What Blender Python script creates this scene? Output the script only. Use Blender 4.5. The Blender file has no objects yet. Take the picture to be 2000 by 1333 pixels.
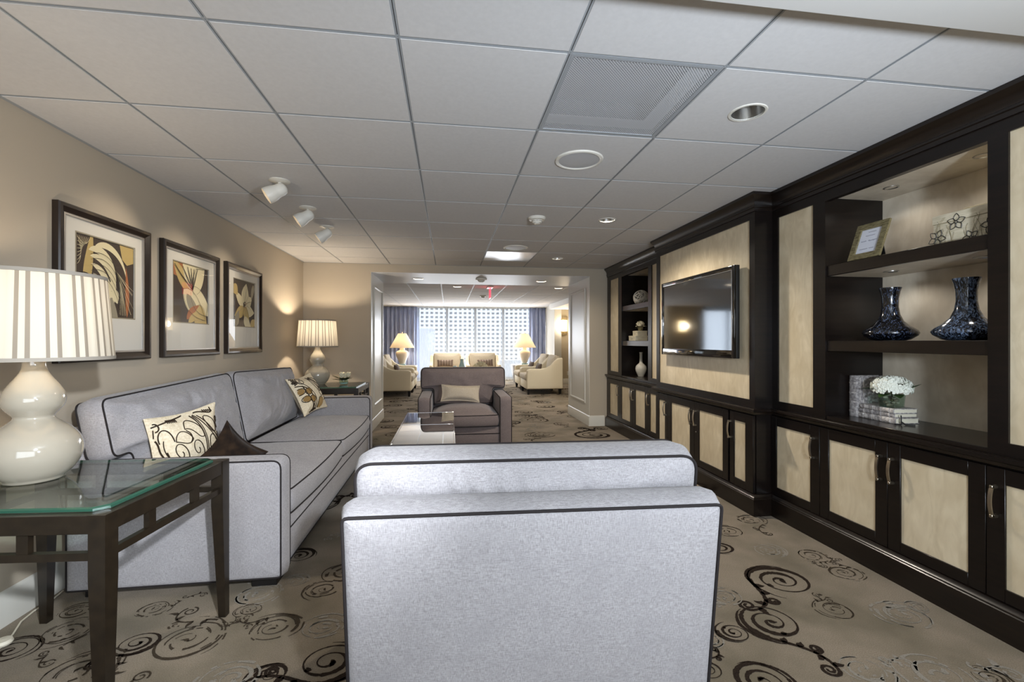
import bpy, bmesh, math, random
from mathutils import Vector, Matrix, noise
random.seed(7)
S = bpy.context.scene
C = S.collection

# ------------------------------------------------------------------ camera
CAM_H = 1.23
CEIL = 2.275
cam_d = bpy.data.cameras.new('camera')
cam = bpy.data.objects.new('camera', cam_d)
C.objects.link(cam)
cam_d.sensor_width = 36.0
cam_d.lens = 884.0 / 2000.0 * 36.0
cam_d.clip_start = 0.02
cam_d.clip_end = 600
cam.location = (0, 0, CAM_H)
cam.rotation_euler = (math.pi / 2, 0, -0.1394)
S.camera = cam

# ------------------------------------------------------------------ exposure, world
S.view_settings.view_transform = 'Standard'
S.view_settings.look = 'None'
S.view_settings.gamma = 1.0
S.view_settings.use_curve_mapping = False
S.view_settings.exposure = 0.0
cy = S.cycles
cy.use_denoising = True
cy.max_bounces = 8
cy.diffuse_bounces = 4
cy.glossy_bounces = 4
cy.transmission_bounces = 8
cy.transparent_max_bounces = 12
cy.sample_clamp_indirect = 6.0
cy.caustics_reflective = False
cy.caustics_refractive = False

W = bpy.data.worlds.new('daylight_sky')
S.world = W
W.use_nodes = True
wn = W.node_tree.nodes['Background']
wn.inputs[0].default_value = (0.80, 0.90, 1.0, 1)
wn.inputs[1].default_value = 2.7


def light(name, kind, loc, power, color=(1, 1, 1), rot=(0, 0, 0), **kw):
    d = bpy.data.lights.new(name, kind)
    d.energy = power
    d.color = color
    for k, v in kw.items():
        setattr(d, k, v)
    o = bpy.data.objects.new(name, d)
    C.objects.link(o)
    o.location = loc
    o.rotation_euler = rot
    return o


# daylight entering through the window in the wall behind the camera
WARM = (1.0, 0.84, 0.64)
COOL = (0.84, 0.91, 1.0)
light('window_daylight_near', 'AREA', (0.3, -2.12, 1.10), 56, COOL, (math.pi / 2, 0, 0),
      shape='RECTANGLE', size=3.2, size_y=1.5)
# photographer's lamp bounced off the ceiling from beside the camera
light('ceiling_bounce_lamp', 'AREA', (1.0, -0.35, 1.32), 64, (0.78, 0.88, 1.0), (math.pi - math.radians(50), 0, 0),
      shape='DISK', size=0.22)
# the photographer's small flash head above the camera, turned towards the sofa
fd = Vector((-1.55, 2.9, 0.50)) - Vector((0.45, -0.30, 1.74))
light('camera_flash', 'SPOT', (0.45, -0.30, 1.74), 480, (0.86, 0.92, 1.0), fd.to_track_quat('-Z', 'Y').to_euler(),
      spot_size=math.radians(46), spot_blend=1.0, shadow_soft_size=0.04)
# daylight entering through the big window of the far sitting room
light('window_daylight_far', 'AREA', (0.6, 13.90, 1.00), 200, (0.92, 0.95, 1.0), (-math.pi / 2, 0, 0),
      shape='RECTANGLE', size=5.0, size_y=1.7)


# ------------------------------------------------------------------ materials
def new_mat(name):
    m = bpy.data.materials.new(name)
    m.use_nodes = True
    nt = m.node_tree
    return m, nt, nt.nodes['Principled BSDF']


def lin(c):
    return tuple(((v / 255) / 12.92 if v / 255 <= 0.04045 else ((v / 255 + 0.055) / 1.055) ** 2.4) for v in c) + (1,)


def simple(name, rgb, rough=0.5, metal=0.0, spec=0.5, coat=0.0, emit=None, es=0.0, bump=None, sheen=0.0):
    m, nt, b = new_mat(name)
    b.inputs['Base Color'].default_value = lin(rgb)
    b.inputs['Roughness'].default_value = rough
    b.inputs['Metallic'].default_value = metal
    b.inputs['Specular IOR Level'].default_value = spec
    b.inputs['Coat Weight'].default_value = coat
    b.inputs['Coat Roughness'].default_value = 0.08
    b.inputs['Sheen Weight'].default_value = sheen
    if emit:
        b.inputs['Emission Color'].default_value = lin(emit)
        b.inputs['Emission Strength'].default_value = es
    if bump:
        tc = nt.nodes.new('ShaderNodeTexCoord')
        nz = nt.nodes.new('ShaderNodeTexNoise')
        nz.inputs['Scale'].default_value = bump[0]
        nz.inputs['Detail'].default_value = 4
        bp = nt.nodes.new('ShaderNodeBump')
        bp.inputs['Strength'].default_value = bump[1]
        bp.inputs['Distance'].default_value = 0.002
        nt.links.new(tc.outputs['Object'], nz.inputs['Vector'])
        nt.links.new(nz.outputs['Fac'], bp.inputs['Height'])
        nt.links.new(bp.outputs['Normal'], b.inputs['Normal'])
    return m


def noise_mix(name, c1, c2, scale=(8, 8, 8), detail=5, rough=0.6, lo=0.35, hi=0.65, c3=None, scale3=1.5,
              bump=0.0, coat=0.0, spec=0.5, distortion=0.0, sheen=0.0, metal=0.0, amount3=0.5):
    """two (or three) colours mixed by stretched noise in object space"""
    m, nt, b = new_mat(name)
    N = nt.nodes.new
    tc = N('ShaderNodeTexCoord')
    mp = N('ShaderNodeMapping')
    mp.inputs['Scale'].default_value = scale
    nz = N('ShaderNodeTexNoise')
    nz.inputs['Scale'].default_value = 1.0
    nz.inputs['Detail'].default_value = detail
    nz.inputs['Distortion'].default_value = distortion
    rp = N('ShaderNodeValToRGB')
    rp.color_ramp.elements[0].position = lo
    rp.color_ramp.elements[0].color = lin(c1)
    rp.color_ramp.elements[1].position = hi
    rp.color_ramp.elements[1].color = lin(c2)
    L = nt.links.new
    L(tc.outputs['Object'], mp.inputs['Vector'])
    L(mp.outputs['Vector'], nz.inputs['Vector'])
    L(nz.outputs['Fac'], rp.inputs['Fac'])
    out = rp.outputs['Color']
    if c3:
        n3 = N('ShaderNodeTexNoise')
        n3.inputs['Scale'].default_value = scale3
        n3.inputs['Detail'].default_value = 3
        r3 = N('ShaderNodeValToRGB')
        r3.color_ramp.elements[0].position = 0.4
        r3.color_ramp.elements[0].color = (0, 0, 0, 1)
        r3.color_ramp.elements[1].position = 0.7
        r3.color_ramp.elements[1].color = (amount3, amount3, amount3, 1)
        mx = N('ShaderNodeMix')
        mx.data_type = 'RGBA'
        L(tc.outputs['Object'], n3.inputs['Vector'])
        L(n3.outputs['Fac'], r3.inputs['Fac'])
        L(r3.outputs['Color'], mx.inputs[0])
        L(out, mx.inputs[6])
        mx.inputs[7].default_value = lin(c3)
        out = mx.outputs[2]
    L(out, b.inputs['Base Color'])
    b.inputs['Roughness'].default_value = rough
    b.inputs['Specular IOR Level'].default_value = spec
    b.inputs['Coat Weight'].default_value = coat
    b.inputs['Coat Roughness'].default_value = 0.15
    b.inputs['Sheen Weight'].default_value = sheen
    b.inputs['Metallic'].default_value = metal
    if bump:
        bp = N('ShaderNodeBump')
        bp.inputs['Strength'].default_value = bump
        bp.inputs['Distance'].default_value = 0.002
        L(nz.outputs['Fac'], bp.inputs['Height'])
        L(bp.outputs['Normal'], b.inputs['Normal'])
    return m


def fabric_mat(name, c1, c2, cm, fx=(70, 70, 620), rough=0.95, sheen=0.15):
    """woven heather cloth: two crossed stretched noises over a soft mottling"""
    m, nt, b = new_mat(name)
    N = nt.nodes.new
    L = nt.links.new
    tc = N('ShaderNodeTexCoord')
    sc = []
    for s in (fx, (fx[2] * 0.8, fx[2] * 0.8, fx[0] * 1.3)):
        mp = N('ShaderNodeMapping')
        mp.inputs['Scale'].default_value = s
        nz = N('ShaderNodeTexNoise')
        nz.inputs['Scale'].default_value = 1.0
        nz.inputs['Detail'].default_value = 3
        L(tc.outputs['Object'], mp.inputs['Vector'])
        L(mp.outputs['Vector'], nz.inputs['Vector'])
        sc.append(nz)
    ad = N('ShaderNodeMath')
    ad.operation = 'ADD'
    L(sc[0].outputs['Fac'], ad.inputs[0])
    L(sc[1].outputs['Fac'], ad.inputs[1])
    hf = N('ShaderNodeMath')
    hf.operation = 'MULTIPLY'
    hf.inputs[1].default_value = 0.5
    L(ad.outputs[0], hf.inputs[0])
    rp = N('ShaderNodeValToRGB')
    e = rp.color_ramp.elements
    e[0].position = 0.36
    e[0].color = lin(c1)
    e[1].position = 0.60
    e[1].color = lin(c2)
    L(hf.outputs[0], rp.inputs['Fac'])
    n3 = N('ShaderNodeTexNoise')
    n3.inputs['Scale'].default_value = 9
    n3.inputs['Detail'].default_value = 4
    L(tc.outputs['Object'], n3.inputs['Vector'])
    mr = N('ShaderNodeMapRange')
    mr.inputs[1].default_value = 0.4
    mr.inputs[2].default_value = 0.75
    mr.inputs[3].default_value = 0.0
    mr.inputs[4].default_value = 0.45
    L(n3.outputs['Fac'], mr.inputs[0])
    mx = N('ShaderNodeMix')
    mx.data_type = 'RGBA'
    L(mr.outputs[0], mx.inputs[0])
    L(rp.outputs['Color'], mx.inputs[6])
    mx.inputs[7].default_value = lin(cm)
    L(mx.outputs[2], b.inputs['Base Color'])
    b.inputs['Roughness'].default_value = rough
    b.inputs['Specular IOR Level'].default_value = 0.15
    b.inputs['Sheen Weight'].default_value = sheen
    bp = N('ShaderNodeBump')
    bp.inputs['Strength'].default_value = 0.25
    bp.inputs['Distance'].default_value = 0.002
    L(hf.outputs[0], bp.inputs['Height'])
    L(bp.outputs['Normal'], b.inputs['Normal'])
    return m


def glass_mat(name, tint=(235, 245, 240), rough=0.0, refl=1.0):
    """clear sheet glass: see-through with a Fresnel reflection"""
    m = bpy.data.materials.new(name)
    m.use_nodes = True
    nt = m.node_tree
    nt.nodes.clear()
    N = nt.nodes.new
    L = nt.links.new
    o = N('ShaderNodeOutputMaterial')
    t = N('ShaderNodeBsdfTransparent')
    t.inputs[0].default_value = lin(tint)
    g = N('ShaderNodeBsdfGlossy')
    g.inputs['Roughness'].default_value = rough
    ge = N('ShaderNodeNewGeometry')
    dt = N('ShaderNodeVectorMath')
    dt.operation = 'DOT_PRODUCT'
    L(ge.outputs['Normal'], dt.inputs[0])
    L(ge.outputs['Incoming'], dt.inputs[1])
    ab = N('ShaderNodeMath')
    ab.operation = 'ABSOLUTE'
    L(dt.outputs['Value'], ab.inputs[0])
    om = N('ShaderNodeMath')
    om.operation = 'SUBTRACT'
    om.inputs[0].default_value = 1.0
    L(ab.outputs[0], om.inputs[1])
    pw_ = N('ShaderNodeMath')
    pw_.operation = 'POWER'
    pw_.inputs[1].default_value = 4.5
    L(om.outputs[0], pw_.inputs[0])
    f = N('ShaderNodeMath')
    f.operation = 'MULTIPLY_ADD'
    f.inputs[1].default_value = 0.95
    f.inputs[2].default_value = 0.05
    L(pw_.outputs[0], f.inputs[0])
    mu = N('ShaderNodeMath')
    mu.operation = 'MULTIPLY'
    mu.inputs[1].default_value = refl
    mx = N('ShaderNodeMixShader')
    L(f.outputs[0], mu.inputs[0])
    L(mu.outputs[0], mx.inputs[0])
    L(t.outputs[0], mx.inputs[1])
    L(g.outputs[0], mx.inputs[2])
    L(mx.outputs[0], o.inputs[0])
    return m


def cloth_thin(name, rgb, trans, translucent, stripes=None, colour2=None):
    """thin cloth: part see-through, part lets light glow through"""
    m = bpy.data.materials.new(name)
    m.use_nodes = True
    nt = m.node_tree
    nt.nodes.clear()
    N = nt.nodes.new
    L = nt.links.new
    o = N('ShaderNodeOutputMaterial')
    d = N('ShaderNodeBsdfDiffuse')
    t = N('ShaderNodeBsdfTranslucent')
    d.inputs[0].default_value = lin(rgb)
    t.inputs[0].default_value = lin(rgb)
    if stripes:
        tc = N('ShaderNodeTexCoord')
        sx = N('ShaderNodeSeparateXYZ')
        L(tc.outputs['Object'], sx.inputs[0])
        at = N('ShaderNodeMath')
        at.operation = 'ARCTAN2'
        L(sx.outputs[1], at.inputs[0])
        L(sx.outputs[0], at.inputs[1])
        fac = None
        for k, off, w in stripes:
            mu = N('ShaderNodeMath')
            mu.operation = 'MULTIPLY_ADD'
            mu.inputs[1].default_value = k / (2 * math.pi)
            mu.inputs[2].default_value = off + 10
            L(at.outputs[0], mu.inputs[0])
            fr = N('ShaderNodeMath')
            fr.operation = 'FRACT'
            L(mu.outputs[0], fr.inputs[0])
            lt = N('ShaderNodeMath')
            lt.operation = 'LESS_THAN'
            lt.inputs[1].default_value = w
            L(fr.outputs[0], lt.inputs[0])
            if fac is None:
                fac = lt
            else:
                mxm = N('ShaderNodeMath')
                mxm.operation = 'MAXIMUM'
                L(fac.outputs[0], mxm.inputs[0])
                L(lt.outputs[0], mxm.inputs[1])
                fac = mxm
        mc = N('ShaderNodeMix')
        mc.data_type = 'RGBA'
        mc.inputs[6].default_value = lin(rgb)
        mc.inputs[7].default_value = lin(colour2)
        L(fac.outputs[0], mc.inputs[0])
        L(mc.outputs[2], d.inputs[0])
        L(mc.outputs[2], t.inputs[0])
    m1 = N('ShaderNodeMixShader')
    m1.inputs[0].default_value = translucent
    L(d.outputs[0], m1.inputs[1])
    L(t.outputs[0], m1.inputs[2])
    out = m1
    if trans > 0:
        tr = N('ShaderNodeBsdfTransparent')
        m2 = N('ShaderNodeMixShader')
        m2.inputs[0].default_value = trans
        L(m1.outputs[0], m2.inputs[1])
        L(tr.outputs[0], m2.inputs[2])
        out = m2
    L(out.outputs[0], o.inputs[0])
    return m


M = {}
M['wall'] = simple('wall_paint_taupe', (176, 164, 146), 0.85, bump=(220, 0.08))
M['wall_far'] = simple('wall_paint_beige', (190, 176, 150), 0.85, bump=(220, 0.08))
M['white'] = simple('white_trim_paint', (208, 205, 195), 0.35, spec=0.5)
M['soffit'] = simple('soffit_paint', (216, 214, 210), 0.6)
M['soffit_gloss'] = simple('satin_soffit_paint', (206, 207, 210), 0.42, spec=0.25)
M['tile'] = noise_mix('ceiling_tile', (205, 203, 202), (210, 208, 207), (60, 60, 60), 4, 0.95, 0.3, 0.7, spec=0.1)
M['tbar'] = simple('ceiling_grid_metal', (160, 164, 168), 0.5, 0.1)
M['tslot'] = simple('ceiling_grid_shadow_slot', (92, 92, 92), 0.8)
M['carpet'] = noise_mix('carpet_taupe', (116, 104, 88), (150, 137, 119), (260, 260, 260), 3, 1.0, 0.3, 0.72,
                        c3=(96, 88, 70), scale3=3.0, bump=0.7, spec=0.05, sheen=0.1, amount3=0.8)
M['carpet_dark'] = noise_mix('carpet_dark_swirl', (34, 27, 23), (54, 45, 38), (240, 240, 240), 3, 1.0, spec=0.03)
M['carpet_mid'] = noise_mix('carpet_brown_swirl', (56, 48, 40), (74, 65, 54), (240, 240, 240), 3, 1.0, spec=0.03)
M['carpet_light'] = noise_mix('carpet_light_swirl', (126, 120, 110), (148, 142, 132), (240, 240, 240), 3, 1.0, spec=0.03)
M['espresso'] = noise_mix('espresso_wood', (13, 9, 8), (23, 16, 13), (3, 3, 60), 5, 0.30, 0.3, 0.7, coat=0.12, spec=0.35)
M['espresso_h'] = noise_mix('espresso_wood_long', (16, 11, 9), (28, 20, 15), (60, 3, 60), 5, 0.28, 0.3, 0.7, coat=0.2, spec=0.4)
M['maple'] = noise_mix('figured_maple_veneer', (196, 180, 150), (222, 208, 180), (14, 14, 5), 6, 0.42, 0.25, 0.75,
                       c3=(184, 166, 134), scale3=5.0, distortion=1.6, amount3=0.45)
M['maple_back'] = noise_mix('figured_maple_back', (206, 194, 174), (226, 216, 198), (9, 9, 4), 6, 0.5, 0.25, 0.75,
                            c3=(178, 164, 142), scale3=6.0, distortion=2.0, amount3=0.4)
M['nickel'] = simple('brushed_nickel', (176, 166, 150), 0.32, 1.0)
M['alu'] = simple('spun_aluminium', (196, 194, 190), 0.28, 1.0)
M['chrome'] = simple('polished_chrome', (225, 225, 225), 0.06, 1.0)
M['fabric'] = fabric_mat('heather_grey_chenille', (132, 128, 129), (166, 163, 164), (140, 137, 139))
M['velvet'] = fabric_mat('shaded_grey_chenille', (106, 95, 93), (134, 122, 120), (114, 103, 103), sheen=0.3)  # same grey chenille as above, its shade darkened into the colour
M['piping'] = simple('charcoal_piping', (38, 34, 34), 0.8, spec=0.2)
M['foot'] = simple('black_foot', (14, 12, 12), 0.4)
M['table_wood'] = noise_mix('bronze_stained_wood', (22, 16, 10), (34, 26, 17), (30, 30, 30), 5, 0.34, 0.3, 0.7, coat=0.2)
M['ceramic'] = simple('glossy_white_ceramic', (164, 156, 140), 0.08, coat=0.6)
M['ceramic_far'] = simple('cream_ceramic', (226, 214, 196), 0.25, coat=0.3)
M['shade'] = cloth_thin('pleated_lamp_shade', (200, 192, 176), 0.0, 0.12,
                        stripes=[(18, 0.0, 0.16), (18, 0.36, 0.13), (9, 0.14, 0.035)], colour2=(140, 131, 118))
M['shade_trim'] = simple('shade_band', (150, 142, 130), 0.8)
M['shade_far'] = cloth_thin('cream_cone_shade', (212, 196, 168), 0.0, 0.22)
M['bulb'] = simple('lit_bulb', (255, 240, 215), 0.3, emit=(255, 225, 180), es=12)
M['sheer'] = cloth_thin('white_sheer', (246, 248, 250), 0.62, 0.6)
M['drape'] = noise_mix('slate_blue_drape', (126, 138, 172), (158, 168, 200), (30, 30, 3), 4, 0.8, sheen=0.2)
M['glass'] = glass_mat('clear_glass')
M['pane'] = glass_mat('picture_glass', (252, 252, 252), refl=0.6)
M['glass_edge'] = simple('green_glass_edge', (44, 84, 68), 0.08, coat=0.5)
M['black_gloss'] = simple('black_gloss_bezel', (8, 7, 7), 0.04, coat=1.0)
M['screen'] = simple('television_screen', (176, 178, 182), 0.06, 1.0)
M['black'] = simple('black_plastic', (14, 14, 14), 0.5)
M['white_plastic'] = simple('white_plastic', (222, 218, 208), 0.4)
M['cream_leather'] = simple('cream_upholstery', (234, 222, 194), 0.55, spec=0.3, bump=(160, 0.05))
M['cream_cloth'] = noise_mix('oatmeal_cloth', (196, 184, 164), (214, 203, 184), (120, 120, 120), 3, 0.9, spec=0.1)
M['pillow_cream'] = noise_mix('cream_pillow', (178, 166, 148), (192, 181, 164), (160, 160, 160), 3, 0.9, spec=0.1)
M['pattern_cream'] = noise_mix('cream_jacquard', (206, 190, 160), (224, 211, 186), (90, 90, 90), 3, 0.7, spec=0.2)
M['pattern_brown'] = noise_mix('brown_scrollwork', (34, 24, 16), (56, 42, 28), (160, 160, 160), 3, 0.7, spec=0.2)
M['pattern_gold'] = simple('gold_ovals', (150, 118, 66), 0.6)
M['brown_velvet'] = noise_mix('dark_brown_velvet', (22, 14, 9), (44, 31, 20), (22, 22, 22), 4, 0.9, sheen=0.08, spec=0.15)
M['taupe_stripe'] = simple('taupe_stripe', (140, 122, 108), 0.85)
M['brown_stripe'] = simple('brown_stripe', (92, 76, 66), 0.85)
M['mat_board'] = simple('ivory_mat_board', (216, 211, 200), 0.9, spec=0.1)
M['frame_wood'] = simple('dark_walnut_frame', (30, 20, 15), 0.3, coat=0.3)
M['frame_lip'] = simple('silver_lip', (176, 172, 168), 0.3, 0.8)
M['art_dark'] = simple('print_umber', (66, 54, 44), 0.9)
M['art_gold'] = simple('print_gold', (190, 164, 104), 0.9)
M['art_cream'] = simple('print_cream', (222, 208, 168), 0.9)
M['art_grey'] = simple('print_grey', (150, 140, 118), 0.9)
M['art_rust'] = simple('print_rust', (168, 104, 62), 0.9)
M['art_line'] = simple('print_line', (44, 34, 26), 0.9)
M['leaf'] = noise_mix('leaf_green', (26, 52, 18), (58, 88, 34), (40, 40, 40), 3, 0.5)
M['leaf_dark'] = noise_mix('leaf_dark_green', (24, 34, 14), (60, 66, 28), (40, 40, 40), 3, 0.5)
M['petal'] = simple('white_petals', (240, 242, 230), 0.7, spec=0.2)
M['petal_cream'] = simple('cream_petals', (232, 224, 198), 0.7, spec=0.2)
M['stone'] = noise_mix('river_pebbles', (140, 120, 104), (214, 200, 186), (30, 30, 30), 2, 0.5)
M['stem'] = simple('stem_brown_green', (82, 84, 44), 0.6)
M['paper'] = simple('book_pages', (226, 220, 198), 0.9)
M['certificate'] = simple('white_card', (216, 218, 228), 0.8)
M['ink'] = simple('grey_script_ink', (112, 114, 132), 0.8)
M['gilt'] = noise_mix('champagne_gilt', (112, 102, 70), (176, 166, 128), (40, 260, 260), 3, 0.4, metal=0.6)
M['toile'] = noise_mix('grey_toile_cover', (126, 121, 121), (178, 173, 171), (70, 70, 70), 6, 0.7, 0.40, 0.62)
M['toile_light'] = noise_mix('pale_toile_cover', (150, 144, 142), (212, 206, 200), (60, 60, 60), 6, 0.7, 0.4, 0.6)
M['vase_blue'] = noise_mix('blue_black_art_glass', (10, 11, 16), (120, 138, 166), (85, 85, 34), 5, 0.08, 0.46, 0.68, coat=0.6, distortion=1.5)
M['vase_dark'] = noise_mix('black_art_glass', (7, 7, 10), (96, 110, 140), (95, 95, 40), 5, 0.08, 0.54, 0.72, coat=0.6, distortion=1.5)
M['box_cream'] = noise_mix('cream_lacquer_box', (206, 196, 168), (226, 216, 192), (20, 20, 120), 3, 0.5)
M['box_line'] = simple('box_twig_line', (150, 138, 108), 0.7)
M['box_brown'] = simple('brown_leather_box', (62, 44, 34), 0.5)
M['porcelain'] = simple('celadon_porcelain', (206, 202, 190), 0.15, coat=0.5)
M['rattan'] = simple('whitewashed_twig', (214, 206, 192), 0.7)
M['exit_red'] = simple('exit_red', (214, 40, 56), 0.4, emit=(255, 40, 60), es=2.0)
M['exit_clear'] = simple('exit_panel_rose', (240, 150, 160), 0.2, emit=(255, 60, 80), es=2.5)
M['lit_white'] = simple('lit_lens', (255, 246, 226), 0.4, emit=(255, 236, 205), es=9.0)
M['sconce'] = simple('lit_sconce_shade', (255, 240, 205), 0.5, emit=(255, 226, 170), es=3.2)
M['teal_glass'] = simple('pale_teal_glass', (176, 206, 208), 0.08, coat=0.5)
M['grey_lacquer'] = simple('grey_lacquer_drum', (120, 116, 112), 0.35)
M['mirror'] = simple('smoked_mirror_top', (222, 221, 218), 0.03, 1.0)
M['mirror_side'] = simple('antique_mirror_side', (150, 148, 144), 0.12, 1.0)
M['perf'] = simple('perforated_metal', (196, 198, 202), 0.5, 0.2)
M['perf_dark'] = simple('perforation_shadow', (86, 86, 90), 0.9)
M['cord'] = simple('ivory_cord', (214, 206, 186), 0.6)
M['mullion'] = simple('window_mullion', (150, 156, 168), 0.5)


# ------------------------------------------------------------------ mesh builder
class MB:
    def __init__(self):
        self.v, self.f, self.m = [], [], []

    def add(self, vs, fs, mat=0, T=None):
        o = len(self.v)
        if T is not None:
            vs = [T @ Vector(p) for p in vs]
        self.v += [tuple(p) for p in vs]
        for q in fs:
            self.f.append([i + o for i in q])
            self.m.append(mat)
        return self

    def box(self, x0, x1, y0, y1, z0, z1, mat=0, bev=0.0, T=None, seg=2):
        if bev <= 0:
            vs = [(x, y, z) for z in (z0, z1) for y in (y0, y1) for x in (x0, x1)]
            fs = [(0, 2, 3, 1), (4, 5, 7, 6), (0, 1, 5, 4), (2, 6, 7, 3), (0, 4, 6, 2), (1, 3, 7, 5)]
            return self.add(vs, fs, mat, T)
        bm = bmesh.new()
        bmesh.ops.create_cube(bm, size=1.0)
        for v in bm.verts:
            v.co = Vector(((x0 + x1) / 2 + v.co.x * (x1 - x0), (y0 + y1) / 2 + v.co.y * (y1 - y0), (z0 + z1) / 2 + v.co.z * (z1 - z0)))
        bmesh.ops.bevel(bm, geom=bm.edges[:], offset=bev, segments=seg, profile=0.5, affect='EDGES')
        bm.verts.index_update()
        vs = [v.co.copy() for v in bm.verts]
        fs = [[v.index for v in f.verts] for f in bm.faces]
        bm.free()
        return self.add(vs, fs, mat, T)

    def prism(self, pts, z0, z1, mat=0, T=None):
        n = len(pts)
        vs = [(x, y, z0) for x, y in pts] + [(x, y, z1) for x, y in pts]
        fs = [list(range(n))[::-1], list(range(n, 2 * n))]
        fs += [(i, (i + 1) % n, n + (i + 1) % n, n + i) for i in range(n)]
        return self.add(vs, fs, mat, T)

    def lathe(self, prof, seg=32, mat=0, T=None, cap=True, sy=1.0):
        vs, fs = [], []
        for r, z in prof:
            for k in range(seg):
                a = 2 * math.pi * k / seg
                vs.append((r * math.cos(a), r * math.sin(a) * sy, z))
        for i in range(len(prof) - 1):
            for k in range(seg):
                k2 = (k + 1) % seg
                fs.append((i * seg + k, i * seg + k2, (i + 1) * seg + k2, (i + 1) * seg + k))
        if cap:
            fs.append(list(range(seg))[::-1])
            fs.append([(len(prof) - 1) * seg + k for k in range(seg)])
        return self.add(vs, fs, mat, T)

    def tube(self, path, r, closed=False, seg=6, mat=0, T=None, radii=None):
        P = [Vector(p) for p in path]
        n = len(P)
        vs, fs = [], []
        up = None
        for i in range(n):
            a = P[(i - 1) % n] if (closed or i > 0) else P[i]
            b = P[(i + 1) % n] if (closed or i < n - 1) else P[i]
            t = (b - a)
            if t.length < 1e-9:
                t = Vector((0, 0, 1))
            t.normalize()
            if up is None:
                up = Vector((0, 0, 1)) if abs(t.z) < 0.9 else Vector((1, 0, 0))
            s = t.cross(up)
            if s.length < 1e-6:
                s = t.orthogonal()
            s.normalize()
            up = s.cross(t).normalized()
            rr = radii[i] if radii else r
            for k in range(seg):
                an = 2 * math.pi * k / seg
                vs.append(P[i] + (s * math.cos(an) + up * math.sin(an)) * rr)
        for i in range(n if closed else n - 1):
            j = (i + 1) % n
            for k in range(seg):
                k2 = (k + 1) % seg
                fs.append((i * seg + k, i * seg + k2, j * seg + k2, j * seg + k))
        if not closed:
            fs.append(list(range(seg))[::-1])
            fs.append([(n - 1) * seg + k for k in range(seg)])
        return self.add(vs, fs, mat, T)

    def ribbon(self, path, widths, z, mat=0, T=None):
        """flat ribbon in the xy plane"""
        n = len(path)
        vs, fs = [], []
        for i in range(n):
            a = path[max(0, i - 1)]
            b = path[min(n - 1, i + 1)]
            dx, dy = b[0] - a[0], b[1] - a[1]
            l = math.hypot(dx, dy) or 1
            nx, ny = -dy / l, dx / l
            w = widths[i] / 2
            vs.append((path[i][0] + nx * w, path[i][1] + ny * w, z))
            vs.append((path[i][0] - nx * w, path[i][1] - ny * w, z))
        for i in range(n - 1):
            fs.append((2 * i, 2 * i + 1, 2 * i + 3, 2 * i + 2))
        return self.add(vs, fs, mat, T)

    def sphere(self, c, r, mat=0, seg=16, rings=10, sc=(1, 1, 1), T=None):
        vs, fs = [], []
        for i in range(rings + 1):
            th = math.pi * i / rings
            for k in range(seg):
                a = 2 * math.pi * k / seg
                vs.append((c[0] + r * sc[0] * math.sin(th) * math.cos(a), c[1] + r * sc[1] * math.sin(th) * math.sin(a), c[2] - r * sc[2] * math.cos(th)))
        for i in range(rings):
            for k in range(seg):
                k2 = (k + 1) % seg
                fs.append((i * seg + k, i * seg + k2, (i + 1) * seg + k2, (i + 1) * seg + k))
        return self.add(vs, fs, mat, T)

    def build(self, name, mats, parent=None, sharp=38, loc=None):
        me = bpy.data.meshes.new(name)
        me.from_pydata(self.v, [], self.f)
        if not isinstance(mats, (list, tuple)):
            mats = [mats]
        for m in mats:
            me.materials.append(M[m] if isinstance(m, str) else m)
        me.polygons.foreach_set('material_index', self.m)
        me.polygons.foreach_set('use_smooth', [True] * len(self.f))
        me.update()
        bm = bmesh.new()
        bm.from_mesh(me)
        bmesh.ops.recalc_face_normals(bm, faces=bm.faces[:])
        bm.to_mesh(me)
        bm.free()
        me.set_sharp_from_angle(angle=math.radians(sharp))
        o = bpy.data.objects.new(name, me)
        C.objects.link(o)
        if parent is not None:
            o.parent = parent
        if loc is not None:
            o.location = loc
        return o


def thing(name, label, cat, loc=(0, 0, 0), rz=0.0, group=None):
    o = bpy.data.objects.new(name, None)
    o.empty_display_size = 0.1
    C.objects.link(o)
    o.location = loc
    o.rotation_euler = (0, 0, rz)
    return tag(o, label, cat, group)


def tag(o, label, cat, group=None):
    o['label'] = label
    o['category'] = cat
    if group:
        o['group'] = group
    return o


def struct(o, label=None):
    o['kind'] = 'structure'
    if label:
        o['label'] = label
    return o


def copy_tree(o, parent=None):
    c = o.copy()
    C.objects.link(c)
    if parent is not None:
        c.parent = parent
    for ch in list(o.children):
        copy_tree(ch, c)
    return c


def Rx(a): return Matrix.Rotation(a, 4, 'X')
def Ry(a): return Matrix.Rotation(a, 4, 'Y')
def Rz(a): return Matrix.Rotation(a, 4, 'Z')
def Tr(x, y, z): return Matrix.Translation((x, y, z))


# ------------------------------------------------------------------ cushions
def round_poly(pts, rad, step=0.03):
    """resample a polygon with rounded corners; rad may be a list"""
    n = len(pts)
    out = []
    rr = rad if isinstance(rad, (list, tuple)) else [rad] * n
    for i in range(n):
        p, a, b = Vector(pts[i]), Vector(pts[i - 1]), Vector(pts[(i + 1) % n])
        da, db = (a - p).normalized(), (b - p).normalized()
        r = min(rr[i], (a - p).length * 0.49, (b - p).length * 0.49)
        s, e = p + da * r, p + db * r
        k = max(2, int(r * 1.6 / step * 2) + 2)
        arc = [((1 - t) ** 2 * s + 2 * t * (1 - t) * p + t * t * e) for t in [j / k for j in range(k + 1)]]
        out += arc
    res = []
    m = len(out)
    for i in range(m):
        a, b = out[i], out[(i + 1) % m]
        d = (b - a).length
        k = max(1, int(d / step))
        if d < 1e-6:
            continue
        for j in range(k):
            res.append(a + (b - a) * (j / k))
    return [(p.x, p.y) for p in res]


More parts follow.
